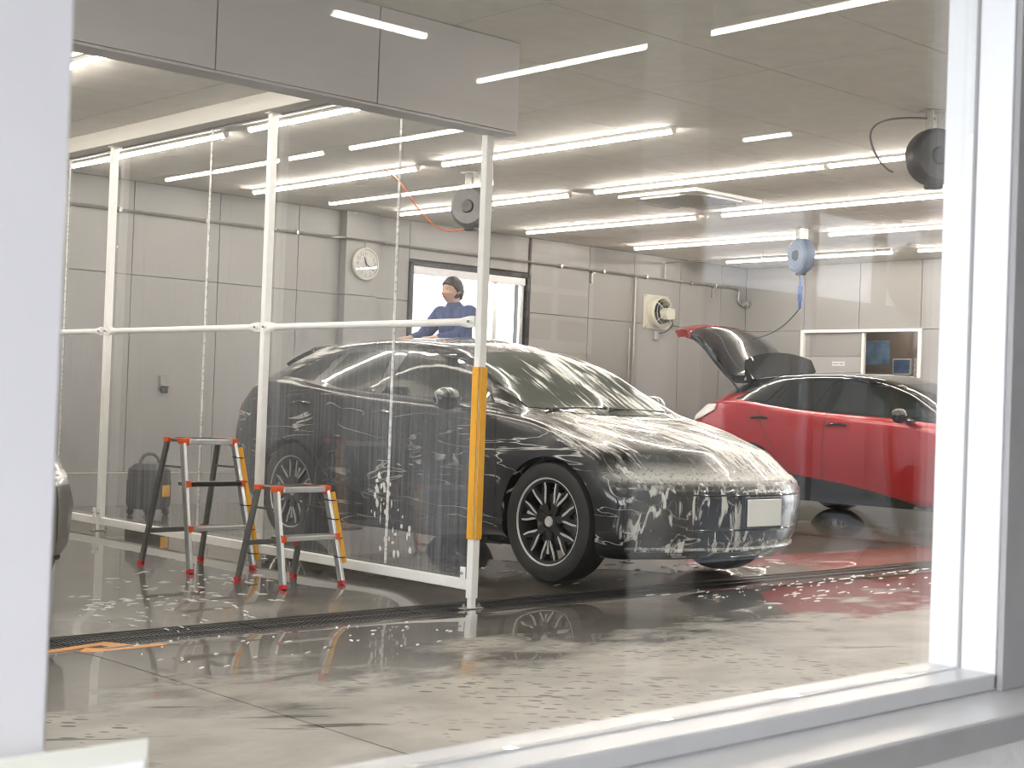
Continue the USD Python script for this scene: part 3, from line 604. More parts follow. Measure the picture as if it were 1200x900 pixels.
for a, b in zip(XS[:-1], XS[1:]):
    for c, d in ((Y0, DR0 - .012), (DR1 + .012, Y1)):
        obj('floor_slab', slab(a + .004, b - .004, c, d), 'wet_concrete', fl)
obj('slab_bed', bx(X0 - .2, X2 + .2, Y0 - .2, Y1 + .2, -.40, -.225), 'joint_dark', fl)

# ceiling boards
ce = struct('ceiling', 'pale board ceiling with thin joints')
xe = [X0] + [x for x in np.arange(4.965 - 1.83 * 4, X2, 1.83) if x > X0 + .2] + [X2]
ye = [Y0] + [y for y in np.arange(4.23 - .96 * 3, Y1, .96) if y > Y0 + .2] + [Y1]
for a, b in zip(xe[:-1], xe[1:]):
    for c, d in zip(ye[:-1], ye[1:]):
        obj('ceiling_board', bx(a + .003, b - .003, c + .003, d - .003, CEIL, CEIL + .015), 'ceiling_board', ce)
obj('ceiling_deck', bx(X0 - .2, X2 + .2, Y0 - .2, Y1 + .2, CEIL + .017, CEIL + .25), 'joint_dark', ce)

# back wall with its window hole
WX0, WX1, WZ0, WZ1 = 10.12, 11.93, 1.15, 2.62
wb = struct('wall_back', 'grey panelled back wall')
for a, b, c, d in ((X0 - .2, WX0, 0, CEIL), (WX1, X2 + .2, 0, CEIL), (WX0, WX1, 0, WZ0), (WX0, WX1, WZ1, CEIL)):
    obj('wall_core', bx(a, b, Y1 + .035, Y1 + .22, c - .2 * (c == 0), d + .1 * (d == CEIL)), 'joint_dark', wb)
vx = [X0] + list(np.arange(6.765 - .94 * 11, 6.8, .94)) + [7.705, 8.645, 9.18, 9.61, WX0, WX1 + .05, 12.98, 13.80, 14.70, 15.55, X2]
for a, b in zip(vx[:-1], vx[1:]):
    rows = [(.31, 2.18), (2.18, CEIL)]
    if a == WX0: rows = [(.31, WZ0 - .04), (WZ1 + .03, CEIL)]; b -= .05
    for c, d in rows:
        obj('wall_panel', bx(a + .004, b - .004, Y1 - (.10 if a == 9.18 else 0), Y1 + .034, c + .004, d - .003), 'wall_panel', wb)
bb = struct('baseboard_back', 'concrete plinth along the back wall')
obj('plinth', bx(X0, X2, Y1 - .03, Y1 + .04, -.01, .30), 'wall_panel', bb); obj('plinth_cap', bx(X0, X2, Y1 - .036, Y1 + .03, .30, .309), 'beam_paint', bb)
# right wall, with the office opening
wr = struct('wall_right', 'pale panelled right wall')
OY0, OY1, OYM, OZ0, OZ1 = 9.86, 11.62, 10.70, 1.05, 2.18
DY0, DY1, DZ1 = 3.3, 6.1, 2.75
for a, b, c, d in ((Y0 - .2, DY0, 0, CEIL), (DY0, DY1, DZ1, CEIL), (DY1, OY0, 0, CEIL), (OY1, Y1 + .2, 0, CEIL), (OY0, OY1, 0, OZ0), (OY0, OY1, OZ1, CEIL)):
    obj('wall_core', bx(X2 + .035, X2 + .2, a, b, c - .2 * (c == 0), d + .1 * (d == CEIL)), 'joint_dark', wr)
vy = [Y0, 2.4, 3.3, 4.25, 5.2, 6.1, 7.05, 8.0, 8.94, OY0, 10.76, OY1, Y1]
for a, b in zip(vy[:-1], vy[1:]):
    rows = [(.31, 2.20), (2.20, CEIL)] if not (OY0 <= a < OY1) else [(.31, OZ0), (2.20, CEIL)]
    if DY0 <= a < DY1: rows = [(DZ1 + .01, CEIL)]
    for c, d in rows:
        obj('wall_panel', bx(X2, X2 + .034, a + .004, b - .004, c + .004, d - .003), 'wall_panel', wr)
br = struct('baseboard_right', 'concrete plinth along the right wall')
obj('plinth', bx(X2 - .03, X2 + .04, DY1, Y1 - .037, -.01, .30), 'wall_panel', br)
dr = struct('door_1', 'open doorway in the right wall')
obj('door_frame', [rbx(X2 - .02, X2 + .21, DY0 - .04, DY0 + .01, 0, DZ1, .004), rbx(X2 - .02, X2 + .21, DY1 - .01, DY1 + .04, 0, DZ1, .004), rbx(X2 - .02, X2 + .21, DY0 - .04, DY1 + .04, DZ1 - .01, DZ1 + .04, .004)], 'cover_grey', dr)
wl = struct('wall_left', 'plain left wall')
for a, b, c, d in ((Y0 - .2, 1.6, -.2, CEIL + .1), (1.6, 9.8, 2.8, CEIL + .1), (9.8, Y1 + .2, -.2, CEIL + .1)): obj('wall_slab', bx(X0 - .2, X0, a, b, c, d), 'wall_panel', wl)
d2 = struct('door_2', 'open doorway in the left wall'); obj('door_frame', [rbx(X0 - .21, X0 + .02, 1.56, 1.61, 0, 2.8, .004), rbx(X0 - .21, X0 + .02, 9.79, 9.84, 0, 2.8, .004), rbx(X0 - .21, X0 + .02, 1.56, 9.84, 2.79, 2.84, .004)], 'cover_grey', d2)

# window in the back wall, a bright tiled building outside it
w2 = struct('window_2', 'aluminium sliding window in the back wall')
for nm, b_, m_ in (('frame_left', (WX0, WX0 + .05, Y1 - .03, Y1 + .12, WZ0, WZ1), 'black_plastic'), ('frame_right', (WX1 - .03, WX1 + .02, Y1 - .03, Y1 + .12, WZ0, WZ1), 'black_plastic'), ('frame_top', (WX0, WX1, Y1 - .03, Y1 + .12, WZ1 - .04, WZ1), 'black_plastic'),
                   ('frame_bottom', (WX0, WX1, Y1 - .03, Y1 + .12, WZ0, WZ0 + .05), 'black_plastic'), ('sash_stile', (11.42, 11.48, Y1 + .03, Y1 + .07, WZ0 + .05, WZ1 - .04), 'alu'), ('sash_stile', (WX1 - .10, WX1 - .04, Y1 + .01, Y1 + .05, WZ0 + .05, WZ1 - .04), 'alu'),
                   ('sash_stile', (WX0 + .05, WX0 + .11, Y1 + .03, Y1 + .07, WZ0 + .05, WZ1 - .04), 'alu'), ('roller_blind', (WX0 + .05, WX1 - .05, Y1 - .02, Y1 + .005, WZ1 - .13, WZ1 - .045), 'paper')):
    obj(nm, rbx(*b_, .004), m_, w2)
obj('window_pane', bx(WX0 + .10, WX1 - .09, Y1 + .048, Y1 + .054, WZ0 + .05, WZ1 - .04), 'window_glass', w2)
mk('outside_tile', {'tc': ('geometry', {}), 'mp': ('mapping', {'rotation': (math.pi / 2, 0, 0)}), 'bk': ('brick_texture', {'color1': (0.86, 0.85, 0.83), 'color2': (0.82, 0.81, 0.79), 'mortar': (0.62, 0.61, 0.6), 'scale': 1.0, 'mortar_size': 0.008, 'brick_width': 0.24, 'row_height': 0.07}), 'p': ('principled_bsdf', {'roughness': 0.6})},
   [('tc.position', 'mp.vector'), ('mp.vector', 'bk.vector'), ('bk.color', 'p.base_color')])
nb = thing('neighbouring_building', 'white tiled outer wall standing outside the back window', 'building', (11.5, 15.6, 0))
obj('tiled_wall', bx(-9, 9, 0, .3, -.2, 6.0), 'outside_tile', nb); obj('wall_coping', rbx(-9.05, 9.05, -.04, .34, 6.0, 6.12, .01), 'beam_paint', nb)

# fascia and beam
t1 = struct('trim_1', 'deep grey panelled fascia hung across the bay')
FX = [X0] + [4.485 - .942 * k for k in range(8, -1, -1)] + [5.455]
for a, b in zip(FX[:-1], FX[1:]):
    obj('fascia_panel', rbx(a + .003, b - .003, 5.885, 5.905, 2.575, CEIL - .002, .002), 'fascia_panel', t1)
obj('fascia_core', bx(X0, 5.452, 5.906, 6.03, 2.575, CEIL - .002), 'fascia_panel', t1); obj('fascia_soffit', bx(X0, 5.455, 5.89, 6.032, 2.560, 2.573), 'fascia_panel', t1)
t2 = struct('trim_2', 'cream beam above the screen')
obj('beam_box', rbx(5.285, 5.455, 6.034, Y1 - .11, 2.952, CEIL - .001, .003), 'beam_paint', t2)

# ------------------------------------------------------------------ ceiling tubes
def make_lamp(name, label, loc, length=2.5, glow='tube_glow', group='white tube lights on the bay ceiling', rz=0, tr=.0195):
    t = thing(name, label, 'ceiling light', loc, rz, group)
    h = length / 2
    obj('housing', rbx(-.030, .030, -h, h, -.022, 0, .004), 'white_paint', t)
    a = np.linspace(math.pi * .94, 2.06 * math.pi, 9)
    prof = np.c_[tr * np.cos(a), -.026 + tr * 1.15 * np.sin(a)]
    for k in range(2 if length > 2 else 1):
        y0, y1 = (-h + .012, -.003) if k == 0 and length > 2 else ((.003, h - .012) if k else (-h + .012, h - .012))
        V = np.vstack([np.c_[prof[:, 0], np.full(9, y0), prof[:, 1]], np.c_[prof[:, 0], np.full(9, y1), prof[:, 1]]]); F = []
        for i in range(8): F += [(i, i + 9, i + 10), (i, i + 10, i + 1)]
        obj('diffuser_tube', trimesh.Trimesh(V, np.array(F), process=False), glow, t, smooth=True)
    for e in (-1, 1):
        obj('end_cap', xf(extr(Polygon(np.vstack([prof * 1.06 + [0, .001], [[.02, -.02], [-.02, -.02]]]).tolist()).convex_hull, .01), (0, e * (h - .001) + .005, 0), rx=90), 'white_paint', t)
    return t
ROWS = [2.18, 4.03, 5.885, 7.76, 9.58, 11.41, 13.24, 15.02]
ROWN = ['first row from left', 'second row, above the silver car', 'third row, near the screen', 'fourth row, over the black car', 'fifth row', 'sixth row', 'seventh row, over the red car', 'last row, by the right wall']
proto_lamp = None
for i, x in enumerate(ROWS):
    segs = [(10.84, 'far tube light next to the back wall'), (8.01, 'middle tube light')]
    if x > 9: segs.append((5.47, 'near tube light'))
    if x < 5 or x > 7: segs.append((2.45, 'nearest tube light'))
    for y, n in segs:
        lab = f'white {n}, {ROWN[i]}'
        if proto_lamp is None: proto_lamp = make_lamp('ceiling_light', lab, (x, y, CEIL))
        else: copy_of(proto_lamp, lab, (x, y, CEIL))

# ------------------------------------------------------------------ clear screen
sc = thing('partition_screen', 'clear vinyl wash screen in a white steel frame beside the black car', 'screen')
PX, PY = 5.37, [6.03, 8.17, 10.34, 12.46]
for k, y in enumerate(PY):
    top = 2.951
    z0 = float(floor_z(0, y))
    p = obj('post', rbx(PX - .025, PX + .025, y - .025, y + .025, .005, top, .004), 'white_paint', sc)
    obj('post_foot', rbx(PX - .018, PX + .018, y - .018, y + .018, z0, .01, .003), 'white_paint', p)
    obj('foot_plate', [rbx(PX - .07, PX + .07, y - .03, y + .03, z0, z0 + .006, .002)] + [cyl((PX + s * .055, y, z0 + .004), (PX + s * .055, y, z0 + .028), .007, 8) for s in (-1, 1)] + [cyl((PX + s * .055, y, z0 + .004), (PX + s * .055, y, z0 + .016), .012, 6) for s in (-1, 1)], 'zinc', p)
    obj('top_plate', [rbx(PX - .045, PX + .045, y - .035, y + .035, top - .008, top, .002)], 'white_paint', p)
    if k == 0:
        obj('corner_guard', rbx(PX - .036, PX - .024, y - .028, y + .024, .33, 1.28, .004), 'yellow_foam', p, label='amber foam edge guard')
        obj('corner_guard', rbx(PX - .022, PX + .028, y - .038, y - .026, .33, 1.28, .004), 'yellow_foam', p, label='amber foam edge guard')
for a, b in zip(PY[:-1], PY[1:]):
    a0, b0 = a + .026, b - .026
    r = obj('middle_rail', [cyl((PX - .02, a0 + .13, 1.53), (PX - .02, b0 - .13, 1.53), .021, 16)], 'white_paint', sc)
    for e, s in ((a0, 1), (b0, -1)):
        rings = [(e + s * .13, .021, .021), (e + s * .10, .016, .026), (e + s * .07, .008, .031), (e + s * .005, .006, .031)]
        an = np.linspace(0, 2 * np.pi, 16, endpoint=False); V = np.vstack([np.c_[PX - .02 + rx * np.cos(an), np.full(16, y), 1.53 + rz * np.sin(an)] for y, rx, rz in rings])
        obj('flattened_end', hull(V), 'white_paint', r)
        obj('rail_bracket', [rbx(PX - .034, PX - .026, e + min(0, s * .05), e + max(0, s * .05), 1.53 - .032, 1.53 + .032, .002), cyl((PX - .034, e + s * .025, 1.53), (PX - .048, e + s * .025, 1.53), .010, 8)], 'white_paint', r)
        obj('rail_bolt', cyl((PX - .044, e + s * .025, 1.53), (PX - .058, e + s * .025, 1.53), .008, 6), 'steel', r)
        obj('lower_bracket', [rbx(PX - .034, PX - .026, e + min(0, s * .04), e + max(0, s * .04), .10, .175, .002)], 'white_paint', r)
        obj('lower_bolt', cyl((PX - .034, e + s * .02, .14), (PX - .05, e + s * .02, .14), .009, 6), 'steel', r)
    obj('bottom_rail', rbx(PX - .022, PX + .022, a0, b0, .048, .104, .004), 'white_paint', sc)
    mid = a + .83
    obj('vinyl_sheet', bx(PX + .050, PX + .052, a + .0, mid + .012, .09, 2.94), 'vinyl', sc, smooth=False)
    obj('vinyl_sheet', bx(PX + .047, PX + .049, mid - .012, b - .0, .09, 2.94), 'vinyl', sc, smooth=False)
    obj('sheet_seam', bx(PX + .040, PX + .046, mid - .009, mid + .009, .11, 2.94), 'seam_clear', sc, smooth=False)
    obj('hanger_strip', rbx(PX + .044, PX + .056, a + .03, b - .03, 2.935, 2.951, .003), 'cover_grey', sc)

# shampoo thrown onto the sheet
def blob(c, u, v, ru, rv, n=11, h=.006, seed=0):
    g = np.random.default_rng(seed); a = np.linspace(0, 2 * np.pi, n, endpoint=False); k = g.uniform(.6, 1.15, n)
    c, u, v = map(lambda q: np.asarray(q, float), (c, u, v)); w = np.cross(u, v)
    ring = c + (np.cos(a) * k * ru)[:, None] * u + (np.sin(a) * k * rv)[:, None] * v; mid = c + (ring - c) * .6 + w * h
    V = np.vstack([ring, mid, [c + w * h * 1.3], [c]]); F = []
    for i in range(n):
        j = (i + 1) % n; F += [(i, j, n + j), (i, n + j, n + i), (n + i, n + j, 2 * n), (j, i, 2 * n + 1)]
    return trimesh.Trimesh(V, np.array(F), process=False)
g = np.random.default_rng(11); ms = []
for k in range(46):
    y, z = g.normal(6.93, .06), g.normal(.52, .07)
    if k > 26: y, z = g.uniform(6.62, 6.95), g.uniform(.16, .46)
    ms.append(blob((PX + .0395, y, z), (0, -1, 0), (0, 0, 1), g.uniform(.005, .016), g.uniform(.008, .035), h=.003, seed=k))
tag(obj('foam_spatter', ms, 'foam'), 'white shampoo splashes on the clear screen low down near its front post', 'foam', None, 'stuff')

# ------------------------------------------------------------------ drain grates along the bay mouth
def make_grate(label, x):
    z = float(floor_z(0, 6.1)); t = thing('drain_grate', label, 'drain grate', (x, 6.1, z), group='steel drain grates in the channel')
    obj('frame_rail', rbx(-.497, .497, -.128, -.108, -.03, .002, .003), 'grate_metal', t); obj('frame_rail', rbx(-.497, .497, .108, .128, -.03, .002, .003), 'grate_metal', t)
    obj('centre_rail', rbx(-.497, .497, -.012, .012, -.03, .002, .003), 'grate_metal', t)
    obj('cross_bars', [bx(q - .005, q + .005, s * .06 - .048, s * .06 + .048, -.025, 0) for q in np.arange(-.485, .49, .022) for s in (-1, 1)], 'grate_metal', t, smooth=False, kind='stuff')
    return t
gt = None
names = ['first', 'second', 'third', 'fourth', 'fifth', 'sixth', 'seventh', 'eighth']
for k in range(8):
    lab = f'dark steel floor drain grate, {names[k]} from the left in the row'
    gt = make_grate(lab, 2.5 + k) if gt is None else (copy_of(gt, lab, (2.5 + k, 6.1, float(floor_z(0, 6.1)))), gt)[1]
obj('drain_channel', [bx(X0, X2, DR0 - .01, DR1 + .01, -.224, -.2)], 'joint_dark', fl)

# orange tape marks and foam on the floor
def tape(label, pts):
    e = extr(Polygon(pts).buffer(0), .002); e.apply_translation([0, 0, float(floor_z(0, np.mean([p[1] for p in pts]))) + .0005])
    tag(obj('floor_tape', e, 'tape_orange'), label, 'floor marking')
TAPE_A = [(2.76, 5.80), (3.10, 5.88), (3.18, 5.72), (3.10, 5.69), (3.04, 5.81), (2.78, 5.75)]
TAPE_B = [(2.86, 5.64), (2.92, 5.71), (3.0, 5.63), (3.24, 5.66), (3.25, 5.61), (2.94, 5.55)]
tape('bent orange tape mark on the floor closest to the drain at the left', TAPE_A)
tape('lower orange tape mark on the floor nearest the window at the left', TAPE_B)
g = np.random.default_rng(5); ms = []
def flake(x, y, ru, rv, ang):
    c, s = math.cos(ang), math.sin(ang); ms.append(blob((x, y, float(floor_z(x, y)) + .0004), (c, s, 0), (-s, c, 0), ru, rv, n=9, h=.0035, seed=len(ms)))
for k in range(120):
    cx, cy, r = [(3.95, 6.75, .55), (3.7, 6.5, .4), (4.4, 7.4, .5)][k % 3]; a = g.uniform(0, 6.28); q = r * math.sqrt(g.uniform()); flake(cx + q * math.cos(a), cy + q * math.sin(a), g.uniform(.008, .05), g.uniform(.002, .005), g.normal(-.75 + .8 * math.sin(a), .3))
for k in range(40): flake(g.uniform(3.0, 4.6), g.uniform(5.0, 5.75), g.uniform(.006, .03), g.uniform(.003, .009), g.normal(.6, .4))
for k in range(150): flake(g.uniform(6.6, 10.4), g.uniform(4.9, 5.85), g.uniform(.008, .07), g.uniform(.004, .014), g.normal(.2, .3))
for k in range(60): flake(g.uniform(6.4, 9.0), g.uniform(6.4, 7.2), g.uniform(.01, .09), g.uniform(.006, .02), g.normal(.2, .4))
tag(obj('foam_flecks', ms, 'foam'), 'scattered white shampoo flecks floating on the wet floor', 'foam', None, 'stuff')

# ------------------------------------------------------------------ cars
MB = dict(paint='soapy_black', roof='soapy_black', trim='soapy_trim', side_glass='soapy_side_glass', clad='soapy_trim', handle='soapy_black', mirror='soapy_black', lamp='soapy_trim', corner='soapy_black', tail='lamp_red', screen='soapy_glass', grille='soapy_trim', tyre='rubber')
MR = dict(paint='red_paint', roof='black_paint', trim='black_gloss', side_glass='tinted_glass', clad='black_gloss', handle='black_gloss', mirror='black_gloss', lamp='lamp_white', corner='red_paint', tail='pink_lamp', screen='tinted_glass', grille='dark_trim', tyre='rubber')
MS = dict(MR, paint='silver_paint', roof='silver_paint', handle='silver_paint', mirror='silver_paint', corner='silver_paint')
CARB, CARR, CARS = (7.23, 5.49, 0), (13.66, 6.15, 0), (2.52, 6.44, 0)
make_car('black_car', 'black sporty car covered in white shampoo foam behind the clear screen', CARB, MB)
red = make_car('red_car', 'glossy red sporty car with black roof and raised tailgate', CARR, MR, open_tail=True)
make_car('silver_car', 'silver car at the left edge, only its front corner showing', CARS, MS)
# the red car's raised tailgate
def gate_surface(u, v):
    """u 0..1 from hinge to lower edge, v -1..1 across: closed-panel shape already swung up"""
    prof = np.array([(3.92, 1.56), (4.16, 1.56), (4.41, 1.73), (4.62, 1.93), (4.82, 2.05), (4.98, 2.08), (5.12, 2.07)])
    d = np.linspace(0, 1, len(prof)); s, z = PchipInterpolator(d, prof[:, 0])(u), PchipInterpolator(d, prof[:, 1])(u)
    hw = PchipInterpolator([0, .4, .7, 1], [.60, .65, .66, .62])(u)
    return np.stack([v * hw, s - .06 * np.abs(v) ** 3 * u, z - .09 * np.abs(v) ** 2.4], -1)
def gate_panel(u0, u1, v0, v1, off, th, nu=24, nv=20):
    u, v = np.meshgrid(np.linspace(u0, u1, nu), np.linspace(v0, v1, nv), indexing='ij'); e = 1e-3
    P = gate_surface(u, v); n = np.cross(gate_surface(u, v + e) - gate_surface(u, v - e), gate_surface(np.clip(u + e, 0, 1), v) - gate_surface(np.clip(u - e, 0, 1), v)); n /= np.linalg.norm(n, axis=-1, keepdims=True)
    n *= np.sign(n[..., 2:3]) * 1.0
    A, B = (P + n * off).reshape(-1, 3), (P + n * (off - th)).reshape(-1, 3); N = nu * nv; F = []
    for i in range(nu - 1):
        for j in range(nv - 1):
            a, b, c, d = i * nv + j, i * nv + j + 1, (i + 1) * nv + j + 1, (i + 1) * nv + j; F += [(a, b, c), (a, c, d), (a + N, c + N, b + N), (a + N, d + N, c + N)]
    loop = list(range(nv)) + [i * nv + nv - 1 for i in range(1, nu)] + [(nu - 1) * nv + j for j in range(nv - 2, -1, -1)] + [i * nv for i in range(nu - 2, 0, -1)]
    for a, b in zip(loop, loop[1:] + loop[:1]): F += [(a, a + N, b + N), (a, b + N, b)]
    m = trimesh.Trimesh(np.vstack([A, B]), np.array(F), process=False)
    if m.volume < 0: m.invert()
    return m
tg = obj('tailgate', gate_panel(.05, .80, -1, 1, .03, .05), 'black_paint', red, label='raised black tailgate')
obj('gate_lower_edge', gate_panel(.70, 1, -1, 1, .035, .09), 'red_paint', tg, label='red lower edge of the raised tailgate')
obj('inner_trim', cat([gate_panel(.04, .80, -.97, -.78, -.02, .05), gate_panel(.04, .80, .78, .97, -.02, .05), gate_panel(.62, .84, -.9, .9, -.02, .06)]), 'dark_trim', tg)
obj('rear_glass', gate_panel(.10, .62, -.78, .78, -.02, .006), 'tinted_glass', tg)
obj('high_brake_lamp', gate_panel(.50, .58, -.25, .25, -.026, .03), 'black_gloss', tg)
sp = []
for v in np.linspace(-1, 1, 15): sp += [(v * .63, 3.93 - .03 * abs(v), 1.56 - .10 * v * v), (v * .62, 4.04, 1.54 - .10 * v * v), (v * .60, 4.06, 1.72 - .05 * v * v), (v * .55, 3.98, 1.78 - .06 * v * v)]
obj('roof_spoiler', hull(sp), 'black_gloss', tg, label='rounded black spoiler folded down under the raised tailgate')
for sg in (-1, 1):
    s_ = obj('gas_strut', cyl((sg * .60, 4.10, 1.30), (sg * .64, 4.42, 1.66), .012, 10), 'black_plastic', tg); obj('strut_rod', cyl((sg * .64, 4.42, 1.66), (sg * .65, 4.60, 1.86), .007, 8), 'chrome', s_)
    obj('tail_lamp_cluster', skin([(4.20, 1.165), (4.36, 1.15), (4.58, 1.02), (4.58, .96), (4.40, 1.02), (4.22, 1.10)], 'side', .022, .04, .03, sg), 'lamp_white', red, label='pale rear lamp')
    obj('rear_reflector', skin([(4.30, .92), (4.56, .93), (4.60, .83), (4.36, .80)], 'side', .012, .02, .05, sg), 'pink_lamp', red, label='pink rear marker on the quarter panel')

# ------------------------------------------------------------------ step ladders
def make_ladder(name, label, loc, rz, H, n, wt, wb, dep, guard=True):
    t = thing(name, label, 'step ladder', loc, rz)
    h = H - .02
    def front(sg, z): k = z / h; return np.array([sg * ((wb / 2) * (1 - k) + (wt / 2) * k), -dep / 2 * (1 - k) - .085 * k, z])
    def back(sg, z): k = z / h; return np.array([sg * ((wb / 2 - .01) * (1 - k) + (wt / 2) * k), dep / 2 * (1 - k) + .085 * k, z])
    for sg in (-1, 1):
        l = obj('front_leg', bar(front(sg, .012), front(sg, h), .024, .045, (0, 1, 0), .004), 'alu', t)
        obj('leg_cap', bar(front(sg, 0), front(sg, .022), .028, .05, (0, 1, 0), .003), 'red_plastic', l)
        l2 = obj('rear_leg', bar(back(sg, .012), back(sg, h), .022, .04, (0, 1, 0), .004), 'alu_dark', t)
        obj('leg_cap', bar(back(sg, 0), back(sg, .022), .026, .045, (0, 1, 0), .003), 'red_plastic', l2)
        obj('side_stay', [bar(front(sg, h * .80) * [.97, 1, 1], back(sg, h * .80) * [.97, 1, 1], .004, .012)], 'steel', t)
        obj('top_corner', hull([p + [sg * a, b, c] for p in (np.array([sg * (wt / 2), -.085, H - .012]),) for a in (-.05, .016) for b in (-.025, .035) for c in (-.012, .014)] + [(sg * (wt / 2 + .004), -.10, H - .055), (sg * (wt / 2 - .02), -.10, H - .05)]), 'orange_plastic', t)
        obj('top_corner', hull([p + [sg * a, b, c] for p in (np.array([sg * (wt / 2), .085, H - .012]),) for a in (-.04, .014) for b in (-.03, .022) for c in (-.012, .014)]), 'orange_plastic', t)
    obj('top_step', [rbx(-wt / 2 + .01, wt / 2 - .01, -.105, .105, H - .022, H, .005)], 'alu_dark', t)
    obj('top_nosing', [rbx(-wt / 2 + .03, wt / 2 - .03, -.118, -.100, H - .036, H - .003, .004)], 'alu', t)
    obj('tread_grip', [bx(-wt / 2 + .04, wt / 2 - .04, q - .006, q + .006, H, H + .002) for q in np.arange(-.085, .09, .024)], 'black_plastic', t, smooth=False)
    for i in range(1, n):
        z = H * i / n; a, b = front(-1, z), front(1, z)
        st = obj('step', [rbx(a[0] + .008, b[0] - .008, a[1] - .035, a[1] + .09, z - .02, z + .004, .004)], 'alu_dark', t)
        obj('step_nosing', [rbx(a[0] + .015, b[0] - .015, a[1] - .045, a[1] - .03, z - .022, z + .006, .004)], 'alu' if i == 1 or n == 2 else 'black_plastic', st)
        for sg, p in ((-1, a), (1, b)):
            q = p + [sg * -.012, -.03, -.006]
            obj('step_corner', hull([q + [sg * x, y, w] for x, y, w in ((.02, -.015, -.02), (.02, -.015, .02), (.02, .02, -.02), (.02, .02, .02), (-.028, -.012, -.012), (-.028, -.012, .012), (-.028, .01, 0))]), 'orange_plastic', st)
        a, b = back(-1, z * .8), back(1, z * .8)
    a, b = back(-1, H / n * .8), back(1, H / n * .8)
    obj('rear_brace', [bar(a, b, .012, .03)], 'alu_dark', t); obj('brace_clip', [rbx(b[0] - .03, b[0] - .012, b[1] - .012, b[1] + .012, b[2] - .03, b[2] + .03, .003)], 'red_plastic', t)
    if guard:
        off = np.array([.030, -.004, 0])
        gd = obj('foam_guard', bar(front(1, .05 if n > 2 else .12) + off, front(1, H * .93) + off, .034, .05, (0, 1, 0), .008), 'yellow_foam', t, label='amber foam guard along one leg')
        ties = []
        for z in np.linspace(.1 if n > 2 else .16, H * .86, 5 if n > 2 else 4):
            c = front(1, z) + off * .5; ties.append(tube([c + [.036 * math.cos(q), .034 * math.sin(q), .004 * math.sin(q)] for q in np.linspace(0, 2 * np.pi, 18, endpoint=False)], .0032, 6, closed=True))
            ties.append(cyl(c + [-.03, -.03, 0], c + [-.055, -.045, .004], .0025, 5))
        obj('cable_ties', ties, 'black_plastic', gd)
    return t
big = make_ladder('step_ladder', 'taller three-step aluminium ladder with orange corners and amber foam guard', (4.81, 7.99, 0), 3, .80, 3, .375, .46, .56)
small = make_ladder('step_ladder', 'shorter two-step aluminium ladder with orange corners, nearer the front post', (4.875, 7.07, 0), 4, .565, 2, .365, .43, .44)
stool = make_ladder('step_stool', 'low two-step aluminium stool behind the black car under the person', (8.52, 9.95, 0), 90, .50, 2, .40, .46, .42, guard=False)

